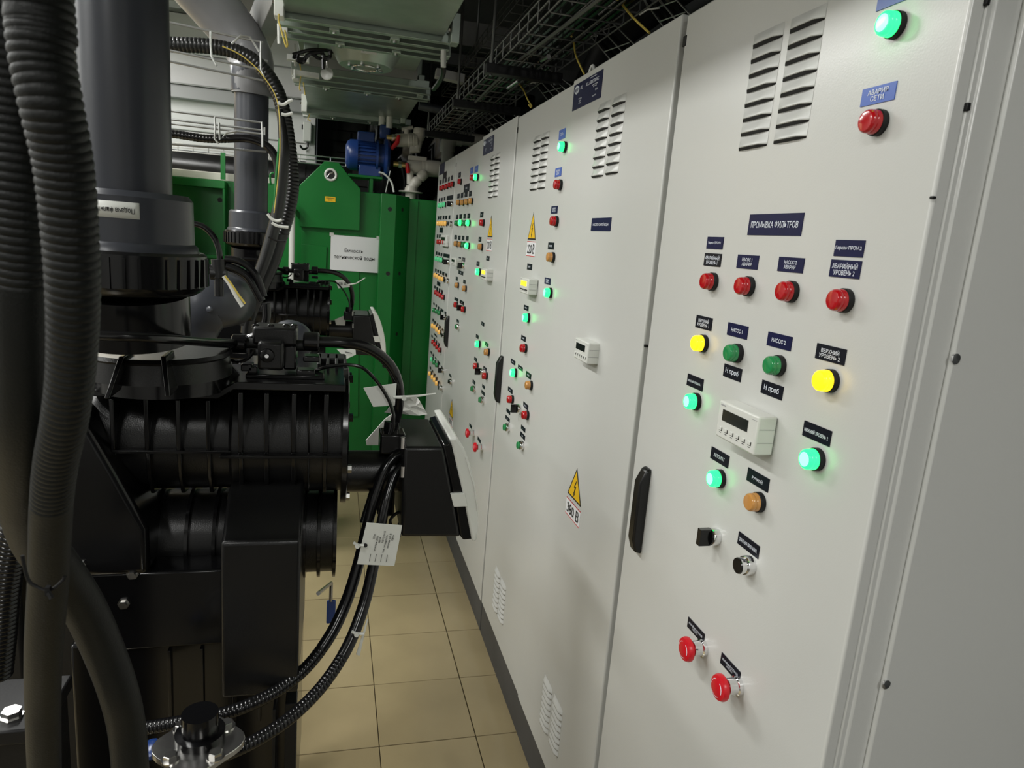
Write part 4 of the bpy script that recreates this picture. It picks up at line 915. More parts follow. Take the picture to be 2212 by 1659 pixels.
tag(MB().tube(smooth_pts([PY(x, y, 2.84) for x, y in ((605, 300), (598, 370), (592, 450), (586, 480))], 5), .006, 6).build('green_cable', 'green_paint'), 'green cable hanging along the ribbed conduit', 'cable')
# overhead pipe elbow and slanting duct piece
t = thing('grey_pipe', 'large grey plastic pipe slanting overhead towards the far riser', 'pipe', tuple(PY(543, 150, 3.15)))
MB().tube(smooth_pts([PY(545, 205, 3.15), PY(545, 165, 3.15), PY(536, 112, 3.2), PY(480, 35, 3.2), PY(405, -50, 3.15), PY(345, -120, 3.1)], 8), [.080+.018*min(1, max(0, (i-8)/16)) for i in range(41)], 28).build('elbow', 'pvc_light', t)
tag(bar(PY(548, 100, 3.6), PY(606, -30, 2.9), .10, .085, 'beam_grey', 'brace_beam', None, .003, (1, 0, .3)), 'pale grey brace beam slanting up to the duct', 'beam')
# ---------------------------------------------------------------- filter backwash valves with actuators
def assembly(D, wh, first):
    nr = 'near' if first else 'far'
    D = Vector(D)
    def q(px, py, Y): return PY(px, py, Y)+D
    bp, bg = 'black_plastic', 'black_gloss'
    # riser pipe with socket and ribbed union nut
    cx, cy = PY(279, 480, 1.15).x+D.x, 1.15+D.y
    zz = lambda py: PY(279, py, 1.09).z+D.z
    t = thing('riser_pipe', 'thick dark grey plastic riser pipe into the '+wh, 'pipe', (cx, cy, zz(640)))
    if first: MB().cyl((cx, cy, zz(408)-.02), (cx, cy, 2.9), .0585, n=40).build('pipe', 'pvc_grey', t)
    else:
        zt = PY(545, 215, 3.15).z
        MB().cyl((cx, cy, zz(408)-.02), (cx, cy, zt+.02), .0665, n=36).build('pipe', 'pvc_grey', t)
        MB().lathe((cx, cy, PY(545, 200, 3.1).z), (0, 0, 1), [(0, .074), (.004, .079), (.10, .079), (.108, .075)], 36).build('top_socket', 'pvc_grey', t)
    MB().lathe((cx, cy, zz(545)), (0, 0, 1), [(0, .095), (.010, .0925), (.014, .088), (zz(412)-zz(545)-.008, .0865), (zz(412)-zz(545), .080)], 44).build('union_socket', 'pvc_grey', t)
    h = zz(542)-zz(640)
    nut = MB().lathe((cx, cy, zz(640)), (0, 0, 1), [(0, .088), (.006, .098), (.014, .104), (h-.004, .105), (h, .100), (h, .09)], 44).build('union_nut', bg, t); nut['o'] = t['o']
    for k in range(36):
        a = 2*math.pi*k/36; d = Vector((math.cos(a), math.sin(a), 0)); e = Vector((-d.y, d.x, 0)); o_ = Vector((cx, cy, zz(640)+.014))+d*.1035
        MB().prism([o_-e*.0022, o_+e*.0022, o_+e*.0016+d*.0042, o_-e*.0016+d*.0042], (0, 0, h-.022)).build('grip_rib', bg, nut)
    if first:
        s = MB(); zc0 = (zz(440)+zz(470))/2; n = 10
        for k in range(n+1):
            a = math.radians(-100+k*42/n)-.16; 
            for z_ in (zc0-.011, zc0+.011): s.v.append(Vector((cx+.0875*math.cos(a), cy+.0875*math.sin(a), z_)))
        for k in range(n): s.f.append((2*k, 2*k+2, 2*k+3, 2*k+1)); s.m.append(0)
        so_ = s.build('sticker', 'white_plastic', t, smooth=80); md = so_.modifiers.new('s', 'SOLIDIFY'); md.thickness = .0006; so_['o'] = t['o']
        me = text_mesh('Подача фильтр 1', 1.0)
        xs = [v.co.x for v in me.vertices]; ys = [v.co.y for v in me.vertices]; w0 = max(xs)-min(xs); h0 = max(ys)-min(ys); c0 = (max(xs)+min(xs))/2; c1 = (max(ys)+min(ys))/2
        for v in me.vertices:      # the sticker is glued on upside down
            a = math.radians(-79)-.16-(v.co.x-c0)/w0*math.radians(34); v.co = Vector((cx+.0884*math.cos(a), cy+.0884*math.sin(a), zc0-(v.co.y-c1)/h0*.009))-Vector(t['o'])
        me.materials.clear(); me.materials.append(MAT['print_black']); link('lettering', me, so_)
    # ---- valve body
    x = lambda px, Y=1.28: PY(px, 950, Y).x+D.x
    z = lambda py, Y=1.28, px=560: PY(px, py, Y).z+D.z
    v = thing('backwash_valve', 'large black ribbed plastic backwash valve body, '+wh, 'valve', (x(480), 1.4+D.y, z(1480)))
    ya = 1.385+D.y; zs = z(972, 1.28)
    zt0 = z(858); zt1 = z(845); zt2 = z(838); zt3 = z(822)
    yf = 1.262+D.y; yb = 1.53+D.y
    RB = .112; xl = x(140); xm = x(498); xr = x(742)
    MB().lathe((xl, ya, zs), (1, 0, 0), [(0, .07), (.02, .09), (.05, .104), (xm-xl, .104)], 48).build('upper_barrel', bp, v)
    MB().lathe((xm-.004, ya, zs), (1, 0, 0), [(0, .104), (.006, RB), (xr-xm+.004, RB)], 48).build('upper_barrel', bp, v)
    for px in (): MB().lathe((x(px)-.005, ya, zs), (1, 0, 0), [(0, .100), (.001, .1115), (.009, .1115), (.010, .100)], 40).build('barrel_rib', bg, v)
    for px in (): MB().lathe((x(px)-.005, ya, zs), (1, 0, 0), [(0, .108), (.001, .1195), (.009, .1195), (.010, .108)], 40).build('barrel_rib', bg, v)
    for px in (): MB().lathe((x(px)-.002, ya, zs), (1, 0, 0), [(0, .108), (.001, .1155), (.004, .1155), (.005, .108)], 40).build('barrel_rib', bg, v)
    for px, w_, zt_ in ((247, .007, zt0), (320, .007, zt0), (388, .007, zt0), (452, .007, zt0), (522, .008, zt2), (577, .008, zt2), (635, .008, zt2), (668, .003, zt2), (703, .008, zt2)):
        f_ = .006 if px < 500 else -.001
        MB().prism([(x(px)-w_/2, yf+f_+.002, zs), (x(px)-w_/2, yf+f_+.001, zt_-.006), (x(px)-w_/2, yf+f_+.012, zt_), (x(px)-w_/2, yf+.10, zt_), (x(px)-w_/2, yf+.06, zs)], (w_, 0, 0)).build('web_rib', bg, v, .0015)
        MB().prism([(x(px)-w_/2, yf+f_+.004, zs), (x(px)-w_/2, yf+f_+.012, zs-.05), (x(px)-w_/2, yf+f_+.035, zs-.09), (x(px)-w_/2, yf+.10, zs-.10), (x(px)-w_/2, yf+.06, zs)], (w_, 0, 0)).build('web_rib', bg, v, .0015)
    MB().lathe((xr-.002, ya, zs), (1, 0, 0), [(0, .136), (.009, .138), (.011, .135)], 52).build('end_flange', bg, v)
    for k in range(8):
        a = k*.785+.25; MB().lathe((xr+.008, ya+.126*math.cos(a), zs+.126*math.sin(a)), (1, 0, 0), [(0, .008), (.008, .008)], 6).build('flange_bolt', 'steel' if k in (5, 4) else bg, v)
    # top ledge: lower left part, step, raised right part
    MB().prism([(x(150), yf, zt0), (x(474), yf, zt0), (x(508), yf, zt2), (xr, yf, zt2), (xr, yf, zt3), (x(512), yf, zt3), (x(472), yf, zt1), (x(150), yf, zt1)][::1], (0, yb-yf, 0)).build('top_ledge', bg, v, .0015)
    MB().box((x(140), yf+.006, zs-.004), (x(500), yb, zs+.002)).build('split_flange', bg, v, .001)
    MB().box((x(478), yf-.004, zs-.010), (xr, yb, zs-.004)).build('split_flange', bg, v, .001)
    # finned block at the right end of the ledge
    for k in range(4): MB().box((x(683+18*k, 1.45), 1.40+D.y, z(825, 1.45)), (x(683+18*k, 1.45)+.006, 1.52+D.y, z(772, 1.45))).build('cooling_rib', 'hose_grey', v, .001)
    MB().box((x(680, 1.47), 1.47+D.y, z(825, 1.45)), (x(742, 1.47), 1.53+D.y, z(772, 1.45))).build('end_block', 'hose_grey', v, .003)
    # neck below the union nut with gussets
    MB().cyl((cx, cy, zz(640)-.001), (cx, cy+.01, PY(279, 752, 1.075).z+D.z), .080, n=36).build('neck', bg, v)
    zk = PY(400, 772, 1.20).z+D.z; zj = PY(400, 836, 1.165).z+D.z
    MB().cyl((cx+.01, cy+.16, zt1), (cx+.01, cy+.16, zj+.01), .11, n=36).build('neck_core', bg, v)
    MB().lathe((cx+.005, cy+.13, zj), (0, 0, 1), [(0, .119), (zk-zj-.010, .114), (zk-zj-.006, .119), (zk-zj, .115)], 44).build('neck_collar', bp, v)
    for a, b_ in (((262, 770), (243, 852)), ((352, 770), (371, 848))):
        A = PY(*a, 1.155)+D; B = PY(*b_, 1.145)+D; B.z = max(B.z, zt1-.004)
        MB().prism([A+Vector((-.004, 0, 0)), A+Vector((.004, 0, 0)), B+Vector((.004, -.03, 0)), B+Vector((-.004, -.03, 0))], (0, .06, 0)).build('gusset', bg, v, .002)
    for dx in (0, .03):
        A = PY(428, 762, 1.30)+D; B = PY(502, 848, 1.30)+D
        MB().prism([A+Vector((dx-.03, dx, 0)), A+Vector((dx, dx, 0)), B+Vector((dx, dx, 0)), B+Vector((dx-.11, dx, 0))], (0, .012, 0)).build('brace_plate', bg, v, .001)
    # lower barrel, boxes
    zl = z(1190, 1.30); yl_ = ya+.005; RL = .094
    MB().cyl((x(120), yl_, zl), (x(660), yl_, zl), RL-.006, n=44).build('lower_barrel', bp, v)
    MB().cyl((x(640), yl_, zl), (x(734), yl_, zl), RL-.010, n=44).build('lower_barrel', bp, v)
    for px in (250, 322, 392, 455): MB().lathe((x(px)-.004, yl_, zl), (1, 0, 0), [(0, RL-.008), (.001, RL+.003), (.007, RL+.003), (.008, RL-.008)], 40).build('barrel_rib', bg, v)
    for px in (660, 694, 730): MB().lathe((x(px)-.004, yl_, zl), (1, 0, 0), [(0, RL-.008), (.001, RL+.001), (.007, RL+.001), (.008, RL-.008)], 40).build('barrel_rib', bg, v)
    MB().box((x(150, 1.25), 1.24+D.y, z(1380, 1.25)), (x(482, 1.25), 1.36+D.y, z(1222, 1.25))).build('middle_housing', bg, v, .004)
    yx = 1.175+D.y
    MB().prism([(x(480, 1.2), yx, z(1485, 1.2)), (x(480, 1.2), yx, z(1158, 1.2)), (x(480, 1.2), yx+.022, z(1148, 1.2)), (x(480, 1.2), yx+.085, z(1088, 1.2)), (x(480, 1.2), yx+.13, z(1080, 1.2)), (x(480, 1.2), yx+.3, z(1080, 1.2)), (x(480, 1.2), yx+.3, z(1485, 1.2))], (x(655, 1.2)-x(480, 1.2), 0, 0)).build('front_housing', bp, v, .006, seg=3)
    MB().prism([(x(100, 1.25), 1.235+D.y, z(1226, 1.25)), (x(318, 1.25), 1.235+D.y, z(1226, 1.25)), (x(318, 1.25), 1.235+D.y, z(1130, 1.25)), (x(250, 1.25), 1.235+D.y, z(1010, 1.25)), (x(190, 1.25), 1.235+D.y, z(905, 1.25)), (x(100, 1.25), 1.235+D.y, z(880, 1.25))], (0, .2, 0)).build('added_left_cover', bg, v, .012, seg=3)  # dark cover shape added to hide the lower barrel's bright reflection
    for px, py in ((287, 1239), (268, 1303), (180, 1215)):
        p = PY(px, py, 1.24)+D; MB().lathe(p, (0, -1, 0), [(0, .0105), (.003, .0105), (.003, .0075), (.010, .0070)], 6).build('hex_bolt', 'steel', v)
    MB().box((x(120, 1.25), 1.26+D.y, .30 if first else .4), (x(652, 1.25), 1.56+D.y, z(1380, 1.25)+.004)).build('lower_skirt', bg, v, .006)
    for px in (350, 425, 500, 560): MB().box((x(px, 1.25), 1.252+D.y, z(1560, 1.25)), (x(px, 1.25)+.006, 1.262+D.y, z(1395, 1.25))).build('skirt_rib', bg, v, .001)
    MB().box((x(600, 1.25), 1.20+D.y, .0), (x(607, 1.25), 1.60+D.y, z(1500, 1.25))).build('stand_plate', 'black_matte', v, .001)
    MB().box((x(628, 1.25), 1.20+D.y, .0), (x(654, 1.25), 1.24+D.y, z(1490, 1.25))).build('stand_leg', 'black_matte', v, .002)
    MB().box((x(120, 1.25), 1.22+D.y, .0), (x(300, 1.25), 1.56+D.y, .35)).build('stand_leg', 'black_matte', v, .002)
    MB().box((x(300, 1.25), 1.34+D.y, .0), (x(600, 1.25), 1.56+D.y, .35)).build('stand_back', 'black_matte', v, .002)
    # ---- solenoid pilot valve on the ledge
    ys = 1.31+D.y
    def s3(px0, py0, px1, py1, dy0, dy1, name, m, par, bev=.003):
        a = PY(px0, py0, 1.31+dy0)+D; b = PY(px1, py1, 1.31+dy0)+D
        return MB().box((a.x, ys+dy0, b.z), (b.x, ys+dy1, a.z)).build(name, m, par, bev)
    s = thing('solenoid_valve', 'small black solenoid pilot valve on the %s filter unit' % nr, 'valve', tuple(PY(595, 812, 1.31)+D))
    s3(545, 706, 640, 748, 0, .07, 'valve_block', bp, s, .005)
    s3(556, 738, 612, 802, -.03, .03, 'coil_box', bp, s, .006)
    s3(612, 745, 640, 800, .005, .06, 'side_block', bg, s, .004)
    p = PY(577, 768, 1.28)+D; MB().lathe(p, (0, -1, 0), [(0, .013), (.003, .0115), (.004, .006), (.004, .0045), (.007, .004)], 24).build('coil_screw', bg, s)
    MB().lathe(p+Vector((0, -.004, 0)), (0, -1, 0), [(0, .0042), (.0035, .0035)], 16).build('screw_tip', 'chrome', s)
    for px in (552, 585, 618, 636): 
        p = PY(px, 708, 1.33)+D; MB().lathe(p, (0, 0, 1), [(0, .007), (.005, .0065), (.007, .004)], 14).build('cover_screw', bg, s)
    for px0, px1 in ((500, 534), (655, 690)):
        a = PY(px0, 742 if px0 < 600 else 737, 1.33)+D; b = PY(px1, 742 if px0 < 600 else 737, 1.33)+D; b.z = a.z
        un = MB().lathe(a, (1, 0, 0), [(0, .014), (.003, .018), (b.x-a.x-.003, .0185), (b.x-a.x, .016)], 12).build('union_nut', bg, s)
    a = PY(534, 742, 1.33)+D; b = PY(660, 740, 1.33)+D; b.z = a.z; MB().cyl(a, b, .010, n=14).build('through_pipe', 'hose_grey', s)
    for (a, b_) in (((535, 806), (556, 795)), ((520, 790), (545, 800)), ((640, 802), (680, 812)), ((655, 772), (690, 780))):
        s3(a[0], min(a[1], b_[1])-3, b_[0], max(a[1], b_[1])+3, .0, .03, 'mounting_lug', bg, s, .002)
    s3(530, 808, 700, 822, -.01, .05, 'base_bracket', bg, s, .002)
    MB().tube(smooth_pts([PY(500, 778, 1.31)+D, PY(515, 782, 1.30)+D, PY(535, 775, 1.30)+D, PY(548, 760, 1.31)+D]), .0028, 8).build('coil_lead', 'hose_black', s)
    # hoses of the pilot valve
    tag(hose_mesh([PY(*p)+D for p in ((190, 724, 1.01), (300, 728, 1.02), (370, 733, 1.06), (430, 738, 1.16), (475, 741, 1.27), (514, 742, 1.33))], [.0068, .0070, .0088]).build('control_hose', 'hose_black'),
        'black control hose entering the left union of the %s pilot valve' % nr, 'hose')
    hp = ((685, 738, 1.33), (740, 740, 1.33), (785, 748, 1.34), (822, 768, 1.35), (848, 797, 1.36), (861, 835, 1.38), (861, 875, 1.39), (853, 915, 1.40), (845, 945, 1.40))
    tag(hose_mesh([PY(*p)+D for p in hp], .0105).build('control_hose', 'hose_black'), 'glossy black control hose arching over to the %s actuator' % nr, 'hose')
    tag(hose_mesh([PY(x_, y_, 1.345)+D for x_, y_ in ((672, 804), (705, 793), (745, 788), (778, 792), (800, 808), (822, 835), (840, 865), (850, 895), (848, 925), (838, 950))], .0034, n=8).build('signal_cable', 'hose_black'),
        'thin black signal cable arching to the %s actuator' % nr, 'cable')
    # ---- actuator: shaft, box, domed white cover, cable gland
    a_ = thing('valve_actuator', 'black electric actuator box with a domed white cover, '+wh, 'actuator', tuple(PY(930, 1165, 1.40)+D))
    zc = PY(850, 1012, 1.40).z+D.z
    MB().cyl((xr+.008, ya, zc), (PY(868, 1000, 1.4).x+D.x, ya, zc), .043, n=36).build('shaft_housing', bp, a_)
    MB().cyl((PY(835, 1000, 1.4).x+D.x, ya-.01, zc-.03), (PY(835, 1000, 1.4).x+D.x, ya-.01, zc-.09), .018, n=8).build('locking_knob', bg, a_)
    YA = 1.28; dA = .215; x0 = PY(870, 1000, YA).x+D.x; y0 = YA+D.y
    def Q(pts): return [PY(px, py, YA)+D for px, py in pts]
    MB().prism(Q([(872, 966), (960, 966), (996, 1161), (866, 1161)]), (0, dA, 0)).build('actuator_box', bp, a_, .007, seg=3)
    MB().prism(Q([(957, 962), (974, 957), (1000, 1062), (1021, 1165), (1001, 1167), (994, 1158), (985, 1095)]), (0, dA-.004, 0)).build('lid_rim', bg, a_, .003)
    MB().prism(Q([(960, 962), (964, 960), (986, 1062), (982, 1064)]), (0, dA-.012, 0)).build('lid_groove', bp, a_, .001)
    cv = MB().prism(Q([(969, 946), (986, 944), (1001, 966), (1014, 1000), (1025, 1045), (1032, 1095), (1033, 1135), (1028, 1167), (1019, 1168), (999, 1062), (975, 958)]), (0, dA+.012, 0))
    cv.v = [p-Vector((0, .006, 0)) for p in cv.v]; cv.build('dome_cover', 'white_plastic', a_, .005, smooth=50, seg=3)
    MB().prism(Q([(972, 1064), (1002, 1063), (1009, 1091), (979, 1092)]), (0, -.008, 0)).build('cover_clip', 'white_plastic', a_, .001)
    MB().prism(Q([(1003, 985), (1006, 984), (1024, 1048), (1031, 1100), (1029, 1102), (1022, 1050)]), (0, -.0085, 0)).build('cover_ridge', 'white_plastic', a_, .001)
    g0 = PY(820, 930, 1.37)+D; g1 = PY(862, 972, 1.37)+D
    MB().box((g0.x, ya-.045, g1.z), (g1.x+.01, ya+.01, g0.z)).build('cable_gland_block', bg, a_, .004)
    MB().cyl((g0.x+.022, ya-.015, g0.z-.005), (g0.x+.024, ya-.012, g0.z+.018), .015, n=16).build('cable_gland', bg, a_)
    for py in (968, 1030): 
        p = PY(869, py, 1.285)+D; MB().cyl(p, p+Vector((.0, 0, .022)), .005, n=10).build('case_screw', 'steel', a_)
    return v
assembly((0, 0, 0), 'nearest filter unit', True)
assembly((-.048, 2.0, .014), 'farther filter unit by the green tank', False)
# ---------------------------------------------------------------- tags, ties and hoses of the nearest unit
def quad_tag(name, label, pts, Y, m='white_plastic', cat='tag', th=.0015, dz=(0, 0, 0, 0)):
    t = thing(name, label, cat, tuple(PY(*pts[0], Y)))
    P_ = [PY(x, y, Y+d) for (x, y), d in zip(pts, dz)]
    n_ = (P_[1]-P_[0]).cross(P_[2]-P_[0]).normalized()
    o = MB().prism(P_, n_*th).build('card', m, t, .0004); o['o'] = t['o']; return t, o, P_, n_
t, o, P_, n_ = quad_tag('paper_tag', 'white blank tag tied to the control hose above the nearest actuator', [(785, 838), (857, 828), (853, 876), (806, 879)], 1.36, dz=(0, 0, 0, -.01))
tag(MB().tube([PY(x, y, 1.355) for x, y in ((850, 858), (870, 858), (905, 855), (941, 850))], [.003, .0035, .0024, .0012], 6).lathe(PY(872, 859, 1.352), (0, -1, 0), [(0, .005), (.006, .005)], 8).build('cable_tie', 'white_plastic'), 'long white cable tie tail pointing at the cabinets', 'cable tie')
b = MB(); P0 = PY(878, 872, 1.42)
for i in range(6):
    for j in range(5): b.v.append(P0+Vector(((i-2.5)*.009*(1+.25*j), random.uniform(-.006, .006), -.009*(j-1.5)+random.uniform(-.002, .002))))
for i in range(5):
    for j in range(4): b.f.append((i*5+j, i*5+j+1, (i+1)*5+j+1, (i+1)*5+j)); b.m.append(0)
o = tag(b.build('plastic_bag', 'bag', smooth=0), 'crumpled clear plastic scrap above the nearest actuator box', 'bag'); md = o.modifiers.new('s', 'SOLIDIFY'); md.thickness = .0006
t, o, P_, n_ = quad_tag('cover_plate', 'white sloping sheet plate behind the nearest actuator shaft', [(790, 952), (832, 905), (856, 888), (858, 962), (792, 962)], 1.62, cat='plate', th=.004, dz=(0,)*5)
g = PY(846, 955, 1.62); MB().box((g.x-.006, 1.43, g.z-.004), (g.x+.006, 1.62, g.z+.004)).build('support_arm', 'black_matte', t)
t, o, P_, n_ = quad_tag('paper_tag', 'white tag on the hose of the farther unit, in front of the green tank', [(724, 605), (753, 605), (756, 620), (731, 623)], 3.35)
text_on('СВ 52', (P_[0]+P_[2])/2-Vector((0, .002, 0)), (1, 0, 0), (0, 0, 1), .035, .012, 'print_black', o)
tag(MB().tube([PY(x, y, 3.34) for x, y in ((752, 615), (770, 612), (789, 600))], [.004, .003, .002], 6).build('cable_tie', 'white_plastic'), 'white cable tie tail in front of the green tank', 'cable tie')
quad_tag('paper_tag', 'pale tag hanging slanted beside the farther actuator', [(723, 690), (748, 680), (745, 706), (730, 722)], 3.35)
t, o, P_, n_ = quad_tag('paper_tag', 'white printed tag lying behind the nearest hose arch', [(727, 754), (768, 755), (769, 766), (748, 776)], 2.2)
MB().tube([PY(745, 760, 2.195), PY(760, 763, 2.195)], .0012, 5).build('printed_line', 'print_black', o)
# hoses from the actuator down to the floor side
hA = ((874, 978, 1.34), (850, 990, 1.33), (828, 1022, 1.32), (808, 1080, 1.31), (790, 1150, 1.30), (772, 1225, 1.28), (748, 1300, 1.26), (715, 1370, 1.23), (668, 1435, 1.20), (610, 1485, 1.17), (540, 1522, 1.14), (470, 1545, 1.13), (380, 1562, 1.13), (300, 1575, 1.14))
tag(hose_mesh([PY(*p) for p in hA], [.0095, .0105, .0118, .0118, .0118, .0118], (.55, 1), .007).build('power_hose', 'hose_black'), 'black conduit hose curving from the nearest actuator, upper one', 'hose')
hB = ((872, 1003, 1.33), (852, 1028, 1.32), (835, 1080, 1.30), (820, 1150, 1.28), (806, 1225, 1.26), (785, 1310, 1.23), (752, 1395, 1.19), (705, 1470, 1.15), (650, 1530, 1.11), (585, 1580, 1.07), (510, 1620, 1.04), (400, 1660, 1.02), (300, 1700, 1.02))
tag(hose_mesh([PY(*p) for p in hB], [.0085, .0105, .0115, .0115, .0115, .0115], (.5, 1), .007).build('power_hose', 'hose_black'), 'black conduit hose curving from the nearest actuator, lower one', 'hose')
tag(hose_mesh([PY(*p) for p in ((846, 1000, 1.36), (815, 1040, 1.36), (797, 1090, 1.35), (785, 1130, 1.34))], .0080, (0, 1), .0055).build('ribbed_sleeve', 'conduit'), 'short ribbed black sleeve beside the actuator shaft', 'conduit')
tag(MB().tube(smooth_pts([PY(x, y, 1.33) for x, y in ((868, 1104), (852, 1112), (843, 1130), (862, 1160), (862, 1130))], 6), .0032, 7).build('thin_cable', 'hose_black'), 'thin black cable curling below the nearest actuator', 'cable')
t, o, P_, n_ = quad_tag('instruction_tag', 'white instruction tag with columns of small print tied to the hoses', [(792, 1129), (869, 1135), (852, 1223), (771, 1219)], 1.21)
MB().lathe(PY(789, 1178, 1.209), (0, -1, 0), [(0, .004), (.001, .004)], 14).build('punched_hole', 'gap_black', o)
Rt = (P_[3]-P_[0]).normalized()*-1; Ut = (P_[0]-P_[1]).normalized()
ctr = (P_[0]+P_[1]+P_[2]+P_[3])/4-n_*0
dn = -1 if n_.y > 0 else 1
ff = Vector((0, -.0022, 0))
for k, (u, tx, ln) in enumerate(((.80, 'сеть', .2), (.70, 'клапан 220 В', .55), (.60, 'ток, мощность', .7), (.50, 'АВТО 24 В', .6), (.40, 'дата', .35), (.30, 'монтаж 2019', .6), (.20, 'ОТК', .3))):
    p = P_[0].lerp(P_[1], .12+u*.85).lerp(P_[3].lerp(P_[2], .12+u*.85), .30+.08*(k % 3))
    text_on(tx, p+ff, Rt, Ut, .034*ln/.6, .0036, 'print_black', o, 0)
for k in range(4):
    a = P_[0].lerp(P_[1], .3+.15*k).lerp(P_[3].lerp(P_[2], .3+.15*k), .72); b_ = P_[0].lerp(P_[1], .3+.15*k).lerp(P_[3].lerp(P_[2], .3+.15*k), .9)
    MB().tube([a+ff, b_+ff], .0004, 4).build('ruled_line', 'print_black', o)
for i, (pts, Y, lb) in enumerate(((((764, 1172), (772, 1178), (786, 1178)), 1.20, 'clear cable tie holding the instruction tag'), (((760, 1364), (770, 1369), (786, 1369)), 1.185, 'white cable tie low on the hose pair'))):
    tag(MB().tube([PY(x, y, Y) for x, y in pts], .0028, 6).lathe(PY(*pts[1], Y-.003), (0, -1, 0), [(0, .0045), (.005, .0045)], 8).build('cable_tie', 'white_plastic'), lb, 'cable tie')
t, o, P_, n_ = quad_tag('edge_on_tag', 'thin white tag seen edge on below the lower cable tie', [(792, 1340), (796, 1335), (777, 1417), (769, 1414)], 1.2)
# grey elbow and fittings between the two units
t = thing('grey_elbow', 'bulging grey plastic pipe elbow behind the near union nut', 'pipe', tuple(PY(455, 680, 2.3)))
MB().tube(smooth_pts([PY(395, 745, 2.3), PY(415, 690, 2.3), PY(440, 655, 2.3), PY(475, 648, 2.34), PY(500, 652, 2.5)], 8), [.080+.012*math.sin(min(1, i/32)*3.14) for i in range(33)], 30).build('elbow', 'pvc_grey', t)
MB().lathe(PY(452, 668, 2.205), _f*-1, [(0, .010), (.004, .008), (.006, .003)], 16).build('moulding_nub', 'pvc_grey', t)
MB().tube([PY(505, 640, 2.55)-Vector((.04, 0, 0)), PY(545, 640, 2.55)], .085, 26).build('collar', 'black_plastic', t)
MB().cyl(PY(402, 745, 2.3), Vector((PY(402, 745, 2.3).x, 2.3, 0)), .07, n=20).build('pipe', 'pvc_grey', t)
t = thing('capped_pipe', 'rounded grey capped pipe behind the nearest pilot valve', 'pipe', tuple(PY(628, 735, 1.7)))
MB().lathe(PY(626, 735, 1.75), (.15, -1, .1), [(0, .05), (.05, .05), (.07, .045), (.082, .03), (.087, .001)], 30).build('cap', 'pvc_grey', t)
p = PY(626, 735, 1.75); MB().cyl((p.x, 1.77, p.z-.03), (p.x, 1.77, 0), .03, n=16).build('pipe', 'pvc_grey', t)
t = thing('pipe_tee', 'small black fittings with hoses between the two filter units', 'fitting', tuple(PY(470, 600, 2.2)))
for (a, b_, r_) in (((430, 577), (486, 587), .014), ((472, 560), (476, 600), .020), ((473, 600), (473, 640), .013), ((455, 590), (490, 592), .018)):
    MB().cyl(PY(*a, 2.1), PY(*b_, 2.1), r_, n=14).build('fitting', 'black_plastic', t)
for i, (pts, r_, lb) in enumerate(((((416, 483), (440, 490), (462, 512), (473, 540), (475, 562)), .008, 'black hose arching in front of the green bay, left of the far riser'),
        (((486, 560), (510, 562), (535, 575), (556, 600), (570, 640)), .010, 'upper black hose looping right from the small tee fittings'),
        (((488, 575), (510, 582), (535, 598), (552, 625), (565, 650)), .012, 'lower black hose looping right from the small tee fittings'),
        (((575, 655), (575, 690), (560, 720), (525, 735)), .012, 'black hose dropping behind the sleeve pair'))):
    tag(hose_mesh([PY(x, y, 2.1) for x, y in pts], r_).build('black_hose', 'hose_black'), lb, 'hose')
t = thing('striped_cable', 'yellow-green sleeved cable leaning beside the sleeve pair', 'cable', tuple(PY(500, 620, 2.0)))
MB().tube([PY(483, 596, 2.0), PY(495, 612, 2.0), PY(510, 640, 2.0), PY(524, 662, 2.0)], .0055, 8).build('sleeve', 'bag', t)
MB().tube([PY(486, 596, 1.99), PY(499, 612, 1.99), PY(515, 636, 1.99), PY(530, 656, 1.99)], .0028, 6).build('yellow_core_wire', 'yellow_wire', t)
# lower left: steel flange with bolts on a stub, blue knob
yF = 1.02
c = PY(430, 1603, yF)
t = thing('steel_flange', 'stainless flange plate with hex bolts around a black pipe stub, at the bottom left', 'flange', (c.x, c.y, 0))
out = []
for k in range(28):
    a = k/28*6.283; r_ = .062+.006*math.cos(4*a); out.append((c.x+r_*math.cos(a), c.y+r_*math.sin(a), c.z))
MB().prism(out, (0, 0, -.010)).build('flange_plate', 'steel', t, .001)
MB().cyl((c.x, c.y, 0), (c.x, c.y, c.z-.01), .03, n=24).build('column', 'black_matte', t)
MB().lathe((c.x, c.y+.01, c.z), (0, 0, 1), [(0, .037), (.012, .037), (.014, .028), (.045, .027)], 32).build('pipe_stub', 'black_gloss', t)
for a in (3.9, 5.4, .7, 2.3):
    p = Vector((c.x+.047*math.cos(a), c.y+.047*math.sin(a), c.z))
    MB().lathe(p, (0, 0, 1), [(0, .0135), (.002, .0135)], 20).build('washer', 'steel', t)
    MB().lathe(p+Vector((0, 0, .002)), (0, 0, 1), [(0, .0105), (.007, .0105), (.008, .009)], 6).build('hex_bolt', 'steel', t)
t = thing('blue_stopcock', 'small blue plastic stopcock left of the stainless flange', 'valve', tuple(PY(325, 1620, 1.05)))
MB().lathe(PY(330, 1625, 1.05), (-.2, -.3, 1), [(0, .014), (.006, .017), (.012, .016), (.016, .010)], 18).build('knob', 'blue_paint', t)
MB().cyl(PY(330, 1625, 1.05), PY(300, 1600, 1.06), .006, n=10).build('stem', 'steel', t)
t = thing('blue_lever', 'dark blue flat lever hanging under the far end of the nearest valve', 'lever', tuple(PY(714, 1300, 1.75)))
a = PY(706, 1298, 1.75); b_ = PY(724, 1347, 1.75)
MB().box((a.x, 1.75, b_.z), (b_.x, 1.757, a.z)).build('lever_plate', 'blue_paint', t, .003)
